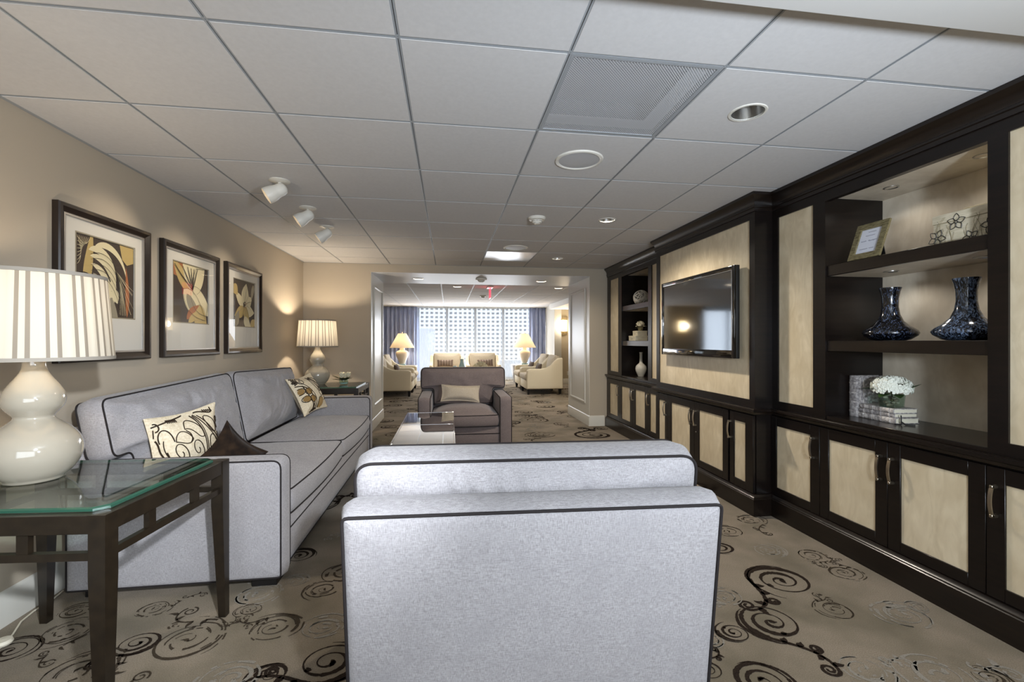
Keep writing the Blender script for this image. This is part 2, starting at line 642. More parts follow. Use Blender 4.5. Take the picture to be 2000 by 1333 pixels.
def crown(x, y, s, x0, x1, y0, y1, pf):
    """soft pillow height: a smooth dome over the bounding rectangle that dies out at the outline"""
    u = max(-1.0, min(1.0, (2 * x - x0 - x1) / (x1 - x0)))
    v = max(-1.0, min(1.0, (2 * y - y0 - y1) / (y1 - y0)))
    return pf * (max(0.0, (1 - u * u) * (1 - v * v))) ** 0.55 * (1 - s ** 7)


def cushion(mb, outline, t, pf, pb, r, T, ctr=None, rings=7, wr=0.0, wf=6.0, seed=0, mat=0, power=2.2):
    """puffed slab: outline in the local xy plane, thickness along z. Returns the front and back edge loops."""
    n = len(outline)
    if ctr is None:
        ctr = (sum(p[0] for p in outline) / n, sum(p[1] for p in outline) / n)
    area = sum(outline[i][0] * outline[(i + 1) % n][1] - outline[(i + 1) % n][0] * outline[i][1] for i in range(n))
    sg = 1 if area > 0 else -1
    nor = []
    for i in range(n):
        a, b = outline[i - 1], outline[(i + 1) % n]
        dx, dy = b[0] - a[0], b[1] - a[1]
        l = math.hypot(dx, dy) or 1
        nor.append((dy / l * sg, -dx / l * sg))
    lay = []
    h = t / 2

    bx0, bx1 = min(p[0] for p in outline), max(p[0] for p in outline)
    by0, by1 = min(p[1] for p in outline), max(p[1] for p in outline)

    def inner(s, sign, pf):
        L = []
        for i in range(n):
            ex, ey = outline[i][0] - nor[i][0] * r, outline[i][1] - nor[i][1] * r
            x, y = ctr[0] + (ex - ctr[0]) * s, ctr[1] + (ey - ctr[1]) * s
            z = sign * (h + crown(x, y, s, bx0, bx1, by0, by1, pf))
            if wr:
                w = noise.noise(Vector((x * wf + seed * 7.3, y * wf - seed * 3.1, seed * 1.7)))
                w += 0.5 * noise.noise(Vector((x * wf * 2.3, y * wf * 2.3 + seed, 4.2)))
                if wr > 0.008:
                    # gathered folds running in from the upper edge
                    q = noise.noise(Vector(((x + 0.45 * (y - ctr[1])) * wf * 3.6, (y - 0.3 * x) * wf * 0.55, seed * 2.1)))
                    w += 0.75 * (1 - abs(q) * 2.2) * s
                z += sign * wr * w * (0.35 + 0.65 * (1 - s ** 4))
            L.append((x, y, z))
        return L

    ss = [k / rings for k in range(1, rings + 1)]
    for s in ss:
        lay.append(inner(s, 1, pf))
    fl = None
    for a in (30, 60, 90):
        a = math.radians(a)
        L = [(outline[i][0] - nor[i][0] * r * (1 - math.sin(a)), outline[i][1] - nor[i][1] * r * (1 - math.sin(a)), h - r * (1 - math.cos(a))) for i in range(n)]
        lay.append(L)
        if fl is None:
            fl = [(outline[i][0] - nor[i][0] * r * 0.22, outline[i][1] - nor[i][1] * r * 0.22, h - r * 0.22) for i in range(n)]
    mid = [(p[0] + nor[i][0] * 0.010 * min(1, t / 0.12), p[1] + nor[i][1] * 0.010 * min(1, t / 0.12), 0) for i, p in enumerate(outline)]
    lay.append(mid)
    for a in (90, 60, 30):
        a = math.radians(a)
        lay.append([(outline[i][0] - nor[i][0] * r * (1 - math.sin(a)), outline[i][1] - nor[i][1] * r * (1 - math.sin(a)), -h + r * (1 - math.cos(a))) for i in range(n)])
    bl = [(outline[i][0] - nor[i][0] * r * 0.22, outline[i][1] - nor[i][1] * r * 0.22, -h + r * 0.22) for i in range(n)]
    for s in reversed(ss):
        lay.append(inner(s, -1, pb))
    vs = [(ctr[0], ctr[1], h + pf)]
    for L in lay:
        vs += L
    vs.append((ctr[0], ctr[1], -h - pb))
    fs = [(0, 1 + i, 1 + (i + 1) % n) for i in range(n)]
    for k in range(len(lay) - 1):
        for i in range(n):
            j = (i + 1) % n
            fs.append((1 + k * n + i, 1 + (k + 1) * n + i, 1 + (k + 1) * n + j, 1 + k * n + j))
    k = len(lay) - 1
    fs += [(len(vs) - 1, 1 + k * n + (i + 1) % n, 1 + k * n + i) for i in range(n)]
    mb.add(vs, fs, mat, T)
    return [T @ Vector(p) for p in fl], [T @ Vector(p) for p in bl]


def offset_poly(path, d):
    """offset an open polyline sideways by d (positive = to the left of travel), mitred"""
    out = []
    n = len(path)
    for i in range(n):
        p = Vector(path[i])
        ns = []
        for a, b in ((i - 1, i), (i, i + 1)):
            if a < 0 or b >= n:
                continue
            t = (Vector(path[b]) - Vector(path[a])).normalized()
            ns.append(Vector((-t.y, t.x)))
        if len(ns) == 1:
            out.append(p + ns[0] * d)
        else:
            m = (ns[0] + ns[1]).normalized()
            out.append(p + m * (d / max(0.2, m.dot(ns[0]))))
    return out


def sweep(mb, path, prof, mat=0, closed_prof=False):
    """sweep a profile of (offset, z) along an open plan polyline"""
    rows = [[(p.x, p.y, z) for p in offset_poly(path, d)] for d, z in prof]
    n = len(path)
    vs = [p for r in rows for p in r]
    fs = []
    k = len(rows)
    for a in range(k if closed_prof else k - 1):
        b = (a + 1) % k
        for i in range(n - 1):
            fs.append((a * n + i, a * n + i + 1, b * n + i + 1, b * n + i))
    if closed_prof:
        fs.append([a * n for a in range(k)])
        fs.append([a * n + n - 1 for a in range(k)][::-1])
    mb.add(vs, fs, mat)

# ================================================================== SETTING
XL, XR, YF, YN = -1.905, 2.70, 6.32, -2.2      # near room: side walls, far wall, wall behind the camera
YP = 7.47                                       # far side of the wide opening
FX0, FX1, YW = -6.0, 5.6, 14.1                  # far sitting room

# ---- carpet, with its woven scroll pattern as part of the same mesh
fl = MB()
fl.add([(FX0, YN, 0), (FX1, YN, 0), (FX1, YW + 0.1, 0), (FX0, YW + 0.1, 0)], [(0, 1, 2, 3)], 0)
rnd = random.Random(11)


def stroke(P, W, z, mat, seed, gap=-2.0):
    """a hand-drawn line: uneven edges, broken where the noise falls below gap"""
    run, wd = [], []
    for i, p in enumerate(P):
        nz = noise.noise(Vector((i * 0.23, seed, 1.3)))
        if nz < gap:
            if len(run) > 2:
                fl.ribbon(run, wd, z, mat)
            run, wd = [], []
            continue
        run.append(p)
        wd.append(max(0.0015, W[i] * (1 + 0.45 * noise.noise(Vector((i * 0.9, seed, 5.1))))))
    if len(run) > 2:
        fl.ribbon(run, wd, z, mat)


def arc_pts(x, y, r0, r1, a0, a1, n, sq, ph, wob=0.05):
    out = []
    for i in range(n):
        t = i / (n - 1)
        a = a0 + (a1 - a0) * t
        r = (r0 + (r1 - r0) * t) * (1 + wob * math.sin(2 * a + ph) + wob * 0.8 * noise.noise(Vector((t * 7, ph, 2.0))))
        out.append((x + r * math.cos(a), y + r * math.sin(a) * sq))
    return out


def hook(px, py, an, L, w, z, mat, bend):
    H = [(px, py)]
    for i in range(1, 10):
        an += bend / 9
        H.append((H[-1][0] + math.cos(an) * L / 9, H[-1][1] + math.sin(an) * L / 9))
    stroke(H, [w * v for v in (0.5, 0.9, 1.25, 1.4, 1.3, 1.1, 0.85, 0.6, 0.35, 0.1)], z, mat, px * 31 + py)
    return H[-1], an


def scroll(x, y, R, mat, wide, z, a0=None, turns=2.3, tail=True, hand=None):
    a0 = rnd.uniform(0, 6.28) if a0 is None else a0
    hand = rnd.choice((-1, 1)) if hand is None else hand
    sq = rnd.uniform(0.82, 1.0)
    ph = rnd.uniform(0, 50)
    w = R * wide
    gap = {1: -2, 2: -0.30, 3: -0.22}[mat]
    brush = rnd.uniform(0, 6.28)
    n = 130
    P, Wd = [], []
    for i in range(n):
        t = i / (n - 1)
        r = R * (0.07 + 0.93 * t ** 0.92) * (1 + 0.05 * noise.noise(Vector((t * 8, ph, 0))))
        a = a0 + hand * turns * 2 * math.pi * (t - 1)
        P.append((x + r * math.cos(a), y + r * math.sin(a) * sq))
        Wd.append(w * (0.40 + 1.15 * (0.5 + 0.5 * math.cos(a - brush)) ** 2) * (0.55 + 0.45 * t))
    stroke(P, Wd, z, mat, ph, gap)
    # inner leaf hooks and an outer sketchy ring
    hook(P[4][0], P[4][1], a0 + 1.0, R * 0.28, w * 0.9, z, mat, 1.4 * hand)
    q = P[int(n * 0.62)]
    hook(q[0], q[1], a0 + hand * turns * 6.283 * (-0.38) + 2.6 * hand, R * 0.22, w * 0.9, z, mat, -1.2 * hand)
    b0 = a0 + hand * rnd.uniform(0.4, 1.6)
    A = arc_pts(x, y, R * 1.16, R * 1.03, b0, b0 - hand * rnd.uniform(2.4, 4.2), 60, sq, ph)
    stroke(A, [w * 0.75 * math.sin(math.pi * (k + 0.5) / 60) + 0.001 for k in range(60)], z, mat, ph + 9, gap)
    if mat != 1:
        for rr in (0.86, 0.55):
            b1 = rnd.uniform(0, 6.28)
            A = arc_pts(x, y, R * rr, R * rr * 0.95, b1, b1 + rnd.uniform(2.0, 4.5), 44, sq, ph + 3)
            stroke(A, [w * 0.6] * 44, z, mat, ph + rr, gap)
    if not tail:
        return
    # trailing vine ending in a curl, with hooked leaves and a side curl
    V = [P[-1]]
    ta = a0 + hand * math.pi / 2
    L = R * rnd.uniform(1.5, 2.5)
    cv = rnd.uniform(0.3, 0.9) * hand
    for i in range(1, 30):
        t = i / 29
        an = ta + cv * math.sin(t * math.pi * 1.3) - hand * 0.8 * t
        V.append((V[-1][0] + math.cos(an) * L / 29, V[-1][1] + math.sin(an) * L / 29))
    for cr, idx, hd2 in ((R * 0.26, 29, -hand), (R * 0.20, 17, hand)):
        C_ = V[idx]
        B_ = V[idx - 1]
        la = math.atan2(C_[1] - B_[1], C_[0] - B_[0])
        kx, ky = C_[0] - math.sin(la) * cr * hd2, C_[1] + math.cos(la) * cr * hd2
        s0 = math.atan2(C_[1] - ky, C_[0] - kx)
        S_ = [(kx + cr * (1 - 0.82 * t) * math.cos(s0 + hd2 * t * 10), ky + cr * (1 - 0.82 * t) * math.sin(s0 + hd2 * t * 10)) for t in [k / 40 for k in range(41)]]
        stroke(S_, [w * 0.8 * (1 - 0.4 * k / 40) for k in range(41)], z, mat, ph + idx, gap)
    stroke(V, [w * (1.0 - 0.4 * k / 30) for k in range(30)], z, mat, ph + 4, gap)
    for kk in (5, 11, 20, 25):
        sd = 1 if kk % 2 else -1
        la = math.atan2(V[kk + 1][1] - V[kk][1], V[kk + 1][0] - V[kk][0])
        hook(V[kk][0], V[kk][1], la + sd * 0.7, R * rnd.uniform(0.25, 0.42), w * 1.1, z, mat, sd * 1.1)


MOTIFS = [(1.69, 2.106, 0.155, 'D', 0), (1.399, 1.802, 0.129, 'D', 0), (1.191, 1.761, 0.067, 'D', 1), (0.963, 1.576, 0.058, 'D', 0), (1.122, 1.49, 0.102, 'D', 0), (1.597, 2.497, 0.091, 'D', 0), (1.789, 2.697, 0.099, 'M', 1), (2.05, 2.851, 0.1, 'M', 0), (2.06, 2.328, 0.081, 'M', 0), (2.08, 2.133, 0.09, 'M', 0), (2.025, 1.762, 0.12, 'L', 1), (1.312, 2.014, 0.092, 'L', 0), (1.859, 2.42, 0.09, 'L', 1), (1.797, 1.428, 0.141, 'L', 0), (1.065, 1.732, 0.063, 'L', 1), (2.15, 1.816, 0.05, 'L', 1), (1.541, 1.49, 0.096, 'L', 0), (1.959, 1.393, 0.065, 'M', 0), (-0.746, 2.06, 0.11, 'M', 0), (-0.533, 2.037, 0.099, 'L', 1), (-0.455, 1.816, 0.128, 'D', 0), (-0.655, 1.769, 0.07, 'D', 0), (-0.61, 2.347, 0.095, 'M', 1), (-0.54, 2.497, 0.108, 'M', 0), (-0.845, 2.736, 0.088, 'D', 0), (-0.917, 2.345, 0.105, 'L', 0), (-0.775, 2.452, 0.066, 'L', 1), (-0.779, 1.777, 0.112, 'L', 0), (-0.899, 2.216, 0.059, 'M', 0), (-1.065, 2.031, 0.137, 'M', 0), (-1.254, 2.035, 0.083, 'D', 0), (-1.364, 1.884, 0.123, 'M', 0), (-1.722, 2.055, 0.091, 'D', 0), (-1.673, 2.312, 0.07, 'M', 0), (-1.598, 2.156, 0.097, 'M', 0), (-1.34, 2.285, 0.07, 'M', 0), (-1.619, 2.596, 0.093, 'L', 0), (1.885, 5.719, 0.235, 'D', 0), (1.222, 5.812, 0.201, 'M', 0), (-0.637, 6.073, 0.201, 'M', 0), (-0.83, 6.654, 0.146, 'D', 0), (-0.6, 3.061, 0.099, 'L', 0), (-0.62, 3.32, 0.087, 'D', 0), (-0.6, 3.703, 0.111, 'M', 0)]
MI = {'D': 1, 'M': 2, 'L': 3}
done = []
for k, (x, y, R, c, nt_) in enumerate(MOTIFS):
    z = 0.0008 + 0.0004 * (k % 4)
    wide = {'D': 0.15, 'M': 0.085, 'L': 0.12}[c]
    scroll(x, y, R, MI[c], wide, z, turns=2.4 if c != 'L' else 2.9, tail=(nt_ == 0))
    done.append((x, y, R))
k = 0
while k < 1100:
    x, y = rnd.uniform(-2.6, 3.2), rnd.uniform(0.6, 13.6) if k % 3 == 0 else rnd.uniform(6.4, 12.5)
    k += 1
    R = rnd.uniform(0.07, 0.17) if y < 6.4 else rnd.uniform(0.10, 0.24)
    if y < 6.3 and not (-1.85 < x < 2.2):
        continue
    if any((x - a) ** 2 + (y - b) ** 2 < ((R + r) * 1.05) ** 2 for a, b, r in done):
        continue
    c = rnd.choice('DMMLD')
    done.append((x, y, R))
    scroll(x, y, R, MI[c], {'D': 0.15, 'M': 0.085, 'L': 0.12}[c], 0.0008 + 0.0004 * (k % 4), tail=rnd.random() < 0.75)
floor = struct(fl.build('floor', ['carpet', 'carpet_dark', 'carpet_mid', 'carpet_light']))


def slab(name, x0, x1, y0, y1, z0, z1, mat, bev=0):
    return struct(MB().box(x0, x1, y0, y1, z0, z1, 0, bev).build(name, mat))


slab('wall_left', XL - 0.12, XL, YN - 0.1, YF, 0, CEIL + 0.2, 'wall')
slab('wall_right', XR, XR + 0.12, YN - 0.1, YF, 0, CEIL + 0.2, 'wall')
# wall behind the camera with its window
wb = MB()
wx0, wx1, wz0, wz1 = -1.5, 1.9, 0.3, 1.9
wb.box(XL, wx0, YN - 0.1, YN, 0, CEIL + 0.1)
wb.box(wx1, XR, YN - 0.1, YN, 0, CEIL + 0.1)
wb.box(wx0, wx1, YN - 0.1, YN, 0, wz0)
wb.box(wx0, wx1, YN - 0.1, YN, wz1, CEIL + 0.1)
struct(wb.build('wall_back', 'wall'))
wf = MB()
for x in (wx0, (wx0 + wx1) / 2, wx1):
    wf.box(x - 0.03, x + 0.03, YN - 0.08, YN - 0.02, wz0, wz1)
for z in (wz0, wz1):
    wf.box(wx0, wx1, YN - 0.08, YN - 0.02, z - 0.03, z + 0.03)
w2 = struct(wf.build('window_2', 'white'))

# thick wall with the wide panelled opening into the far room
OX0, OX1, OZ = -1.04, 2.02, 2.165
wm = MB()
wm.box(FX0, OX0, YF, YP, 0, CEIL + 0.2)
wm.box(OX1, FX1, YF, YP, 0, CEIL + 0.2)
wm.box(OX0, OX1, YF, YP, OZ, CEIL + 0.2)
wall_far = struct(wm.build('wall_far', 'wall'))

slab('trim_6', OX0 + 0.003, OX1 - 0.003, YF + 0.003, YP - 0.003, OZ - 0.005, OZ - 0.0005, 'soffit_gloss')


def jamb_panel(name, x, sgn):
    """picture-frame moulding on the white jamb lining"""
    mb = MB()
    lx0, lx1 = (x, x + 0.006 * sgn)
    mb.box(min(lx0, lx1), max(lx0, lx1), YF + 0.004, YP - 0.004, 0.15, OZ - 0.001)
    y0, y1, z0, z1 = YF + 0.17, YP - 0.14, 0.30, 2.02
    prof = [(0.0, 0.0), (0.010, 0.006), (0.012, 0.014), (0.022, 0.018), (0.034, 0.016), (0.040, 0.006), (0.044, 0.0)]
    rings = []
    for d, h in prof:
        rings.append([(x + sgn * (0.006 + h), yy, zz) for yy, zz in ((y0 + d, z0 + d), (y1 - d, z0 + d), (y1 - d, z1 - d), (y0 + d, z1 - d))])
    vs = [p for r in rings for p in r]
    fs = []
    for a in range(len(rings) - 1):
        for i in range(4):
            j = (i + 1) % 4
            fs.append((a * 4 + i, a * 4 + j, a * 4 + 4 + j, a * 4 + 4 + i))
    mb.add(vs, fs)
    return struct(mb.build(name, 'white'))


jamb_panel('trim_1', OX0, 1)
jamb_panel('trim_2', OX1, -1)

BP = [(0.0, 0.0), (0.016, 0.0), (0.016, 0.118), (0.012, 0.128), (0.012, 0.134), (0.006, 0.146), (0.0, 0.150)]


def baseboard(name, path):
    mb = MB()
    sweep(mb, path, BP, closed_prof=True)
    return struct(mb.build(name, 'white'))


baseboard('baseboard_left', [(XL, YF), (XL, YN)])
baseboard('baseboard_far_left', [(OX0, YP), (OX0, YF), (XL, YF)])
baseboard('baseboard_far_right', [(2.24, YF), (OX1, YF), (OX1, YP)])

# ---- ceilings: lay-in tiles with narrow slotted grid bars
def tile_ceiling(name, x0, x1, y0, y1, gx, gy, pitch=0.61, skip=(), holes=()):
    mb = MB()
    xs = [x0] + [g for g in [gx + pitch * i for i in range(-30, 30)] if x0 + 0.02 < g < x1 - 0.02] + [x1]
    ys = [y0] + [g for g in [gy + pitch * i for i in range(-30, 30)] if y0 + 0.02 < g < y1 - 0.02] + [y1]
    zt = CEIL
    mb.box(x0, x1, y0, y1, CEIL + 0.19, CEIL + 0.198, 0)
    for i in range(len(xs) - 1):
        for j in range(len(ys) - 1):
            if any(xs[i] < sx < xs[i + 1] and ys[j] < sy < ys[j + 1] for sx, sy in skip):
                continue
            a0, a1, b0, b1 = xs[i] + 0.008, xs[i + 1] - 0.008, ys[j] + 0.008, ys[j + 1] - 0.008
            e = 0.0008
            vs = [(a0, b0, zt + 0.011), (a1, b0, zt + 0.011), (a1, b1, zt + 0.011), (a0, b1, zt + 0.011),
                  (a0, b0, zt + 0.0008), (a1, b0, zt + 0.0008), (a1, b1, zt + 0.0008), (a0, b1, zt + 0.0008),
                  (a0 + e, b0 + e, zt), (a1 - e, b0 + e, zt), (a1 - e, b1 - e, zt), (a0 + e, b1 - e, zt)]
            fs = []
            for r in (0, 4):
                for q in range(4):
                    fs.append((r + q, r + (q + 1) % 4, r + 4 + (q + 1) % 4, r + 4 + q))
            hl = [q for q in holes if xs[i] < q[0] < xs[i + 1] and ys[j] < q[1] < ys[j + 1]]
            if not hl:
                fs.append((8, 9, 10, 11))
            else:
                hx_, hy_, hr = hl[0]
                ci, so = [], []
                for k in range(64):
                    a = 2 * math.pi * (k + 0.5) / 64
                    ux, uy = math.cos(a), math.sin(a)
                    ci.append((hx_ + hr * ux, hy_ + hr * uy, zt))
                    tx = ((a1 - e if ux > 0 else a0 + e) - hx_) / ux
                    ty = ((b1 - e if uy > 0 else b0 + e) - hy_) / uy
                    tt = min(tx, ty)
                    so.append((hx_ + tt * ux, hy_ + tt * uy, zt))
                mb.add(ci + so, [(k, (k + 1) % 64, 64 + (k + 1) % 64, 64 + k) for k in range(64)], 0)
                for (cx_, cy_) in ((a0 + e, b0 + e), (a1 - e, b0 + e), (a1 - e, b1 - e), (a0 + e, b1 - e)):
                    ca = math.atan2(cy_ - hy_, cx_ - hx_) % (2 * math.pi)
                    k0 = int(ca / (2 * math.pi) * 64 - 0.5) % 64
                    mb.add([so[k0], so[(k0 + 1) % 64], (cx_, cy_, zt)], [(0, 1, 2)], 0)
            mb.add(vs, fs, 0)
    for x in xs[1:-1]:
        for s in (-1, 1):
            mb.box(x + s * 0.0052 - 0.0034, x + s * 0.0052 + 0.0034, y0, y1, zt + 0.0012, zt + 0.010, 1)
        mb.box(x - 0.0020, x + 0.0020, y0, y1, zt + 0.0032, zt + 0.011, 2)
    for y in ys[1:-1]:
        for s in (-1, 1):
            mb.box(x0, x1, y + s * 0.0052 - 0.0034, y + s * 0.0052 + 0.0034, zt + 0.0014, zt + 0.010, 1)
        mb.box(x0, x1, y - 0.0020, y + 0.0020, zt + 0.0032, zt + 0.011, 2)
    # wall angle
    mb.box(x0, x0 + 0.02, y0, y1, zt - 0.001, zt + 0.003, 1)
    mb.box(x0, x1, y1 - 0.02, y1, zt - 0.001, zt + 0.003, 1)
    return struct(mb.build(name, ['tile', 'tbar', 'tslot'], sharp=20))


GX, GY = -1.393, 1.595
tile_ceiling('ceiling', XL, XR, YN, YF, GX, GY, skip=[(0.742, 1.9), (0.742, 5.56)],
             holes=[(1.354, 1.899, 0.071), (1.357, 3.754, 0.065), (1.365, 5.584, 0.065)])
tile_ceiling('ceiling_far', FX0, FX1, YP, YW + 0.1, -0.745, 7.75)
# dropped soffit overhead, nearest the camera
slab('ceiling_soffit', XL + 0.002, XR - 0.002, YN + 0.002, 1.19, 2.19, CEIL - 0.002, 'soffit', 0.004)

# ---- far room shell
slab('wall_far_left_side', FX0 - 0.1, FX0, YF, YW + 0.2, 0, CEIL + 0.2, 'wall_far')
slab('wall_far_right_side', FX1, FX1 + 0.1, YF, YW + 0.2, 0, CEIL + 0.2, 'wall_far')
slab('wall_pier_right', 3.20, FX1, 12.70, YW + 0.2, 0, CEIL + 0.1, 'wall_far')
slab('wall_pier_left', -3.45, -2.28, 12.70, YW + 0.2, 0, CEIL + 0.1, 'wall_far')
slab('wall_column_right', 2.995, 3.198, 12.62, YW + 0.1, 0, CEIL - 0.001, 'white')
slab('ceiling_bulkhead', 2.86, FX1 - 0.002, YP + 0.002, 12.69, 2.135, CEIL - 0.002, 'soffit')
baseboard('baseboard_pier', [(FX1 - 0.01, 12.70), (3.2, 12.70)])
# window wall head and sill
ww = MB()
ww.box(FX0, FX1, YW + 0.02, YW + 0.2, CEIL - 0.03, CEIL + 0.2)
ww.box(FX0, FX1, YW + 0.02, YW + 0.2, 0, 0.05)
struct(ww.build('wall_window', 'white'))
mu = MB()
for x in [-0.046 + 0.876 * i for i in range(-2, 4)] + [-5.2, -4.3, -3.5]:
    mu.box(x - 0.035, x + 0.035, YW + 0.03, YW + 0.13, 0.05, CEIL - 0.03)
mu.box(FX0, FX1, YW + 0.03, YW + 0.13, 0.05, 0.10)
win1 = struct(mu.build('window_1', 'mullion'))
gp = MB().box(FX0, FX1, YW + 0.075, YW + 0.081, 0.05, CEIL - 0.03).build('pane', 'pane', win1)

# ---- curtains
def wavy(name, x0, x1, y, z0, z1, amp, period, mat, seed, label, cat, group=None, gather=0.0):
    n = int((x1 - x0) / period * 10)
    rr = random.Random(seed)
    ph = 0.0
    xs, ysv = [], []
    for i in range(n + 1):
        t = i / n
        ph += (2 * math.pi / 10) * rr.uniform(0.7, 1.3)
        xs.append(x0 + (x1 - x0) * t)
        ysv.append(y + amp * math.sin(ph) + 0.3 * amp * math.sin(ph * 2.3 + 1))
    rows = 12
    vs, fs = [], []
    for j in range(rows + 1):
        t = j / rows
        z = z0 + (z1 - z0) * t
        k = 1.0 - 0.55 * max(0, (t - 0.9) / 0.1)
        for i in range(n + 1):
            vs.append((xs[i], y + (ysv[i] - y) * k, z))
    for j in range(rows):
        for i in range(n):
            a = j * (n + 1) + i
            fs.append((a, a + 1, a + n + 2, a + n + 1))
    o = MB().add(vs, fs).build(name, mat, sharp=80)
    tag(o, label, cat, group)
    return o


def drape(x0, x1, seed, label):
    o = wavy('drape', x0, x1, YW - 0.26, 0.02, CEIL - 0.012, 0.035, 0.13, 'drape', seed, label, 'curtain')
    o.modifiers.new('cloth_thickness', 'SOLIDIFY').thickness = 0.004
    return o


drape(-2.26, -0.94, 3, 'wider slate blue pleated drape, behind a cone-shade lamp, partly hidden by the panelled jamb')
drape(2.485, 2.99, 4, 'narrow slate blue pleated drape beside the white column in the far room')
wavy('sheer_curtain', -0.95, 0.460, YW - 0.14, 0.03, CEIL - 0.012, 0.010, 0.075, 'sheer', 5,
     'white sheer curtain panel next to the wide slate blue drape', 'curtain')
wavy('sheer_curtain', 0.463, 2.50, YW - 0.14, 0.03, CEIL - 0.012, 0.010, 0.075, 'sheer', 6,
     'wider white sheer curtain panel next to the narrow slate blue drape', 'curtain')
wavy('sheer_curtain', -5.7, -3.46, YW - 0.14, 0.03, CEIL - 0.012, 0.010, 0.075, 'sheer', 8,
     'white sheer curtain panel beyond the wall pier, seen only as a reflection', 'curtain')
rail = MB().box(-2.27, 2.99, YW - 0.30, YW - 0.10, CEIL - 0.012, CEIL - 0.001)
struct(rail.build('trim_3', 'white'))

# ---- office building across the street, seen through the sheers
m, nt, b = new_mat('office_facade')
N_ = nt.nodes.new
tc = N_('ShaderNodeTexCoord')
br = N_('ShaderNodeTexBrick')
br.offset = 0.0
br.inputs['Scale'].default_value = 1.0
br.inputs['Color1'].default_value = lin((40, 50, 66))
br.inputs['Color2'].default_value = lin((70, 80, 98))
br.inputs['Mortar'].default_value = lin((240, 240, 240))
br.inputs['Mortar Size'].default_value = 0.42
br.inputs['Brick Width'].default_value = 1.75
br.inputs['Row Height'].default_value = 1.55
mp = N_('ShaderNodeMapping')
mp.inputs['Rotation'].default_value = (math.pi / 2, 0, 0)
nt.links.new(tc.outputs['Object'], mp.inputs['Vector'])
nt.links.new(mp.outputs['Vector'], br.inputs['Vector'])
nt.links.new(br.outputs['Color'], b.inputs['Base Color'])
b.inputs['Roughness'].default_value = 0.8
M['facade'] = m
bld = MB().box(-60, 75, 170, 190, -20, 60).build('office_building', 'facade')
tag(bld, 'pale office block with a grid of windows outside, seen through the sheer curtains', 'building')
lowb = MB()
lowb.box(-34, -4, 120, 135, -20, 4.5)
o = lowb.build('low_building', simple('pale_concrete', (196, 198, 204), 0.8))
tag(o, 'low plain grey building outside in front of the office block', 'building')
st = MB().add([(-150, 15.5, -6), (150, 15.5, -6), (150, 169, -6), (-150, 169, -6)], [(0, 1, 2, 3)])
struct(st.build('ground_street', simple('street_grey', (150, 152, 156), 0.9)))

# ================================================================== BUILT-IN CABINET WALL
CX, BX = 2.28, 2.145           # face planes: flanking bookcases, projecting centre
Y0, Y1, Y2, Y3 = 1.20, 2.93, 4.46, 6.30
CAB = [(CX, Y0), (CX, Y1), (BX, Y1), (BX, Y2), (CX, Y2), (CX, Y3)]
DZ0, DZ1 = 0.150, 0.700        # lower doors
PZ0, PZ1 = 0.205, 0.635        # veneer inset
NF = 0.773                     # floor of the open niches
CT = 0.752                     # worktop height


def panel_door(parent, xf, ya, yb, pa, pb, handle=None, face='door'):
    """espresso frame door with a maple inset; xf = front plane (room side), ya<yb the leaf, pa<pb the inset"""
    mb = MB()
    g = 0.0015
    t = 0.020
    mb.box(xf, xf + t, ya + g, pa, DZ0, DZ1, 0, 0.0015, seg=1)
    mb.box(xf, xf + t, pb, yb - g, DZ0, DZ1, 0, 0.0015, seg=1)
    mb.box(xf, xf + t, pa, pb, DZ0, PZ0, 0, 0.0012, seg=1)
    mb.box(xf, xf + t, pa, pb, PZ1, DZ1, 0, 0.0012, seg=1)
    d = mb.build(face, 'espresso', parent)
    MB().box(xf + 0.008, xf + t - 0.002, pa, pb, PZ0, PZ1).build('panel', 'maple', d)
    if handle is not None:
        h = MB()
        z0, z1 = 0.494, 0.628
        pts = []
        for i in range(13):
            s = i / 12
            pts.append((xf - 0.026 - 0.012 * math.sin(math.pi * s), z0 + (z1 - z0) * s))
        vs, fs = [], []
        for x, z in pts:
            w = 0.0065
            vs += [(x, handle - w, z), (x, handle + w, z), (x + 0.006, handle + w, z), (x + 0.006, handle - w, z)]
        for i in range(12):
            for q in range(4):
                fs.append((i * 4 + q, i * 4 + (q + 1) % 4, i * 4 + 4 + (q + 1) % 4, i * 4 + 4 + q))
        fs += [(0, 3, 2, 1), (48, 49, 50, 51)]
        h.add(vs, fs)
        for z in (z0, z1 - 0.012):
            h.box(xf - 0.031, xf + 0.001, handle - 0.0065, handle + 0.0065, z - 0.002, z + 0.012, 0, 0.002, seg=1)
        h.build('handle', 'nickel', d)
    return d


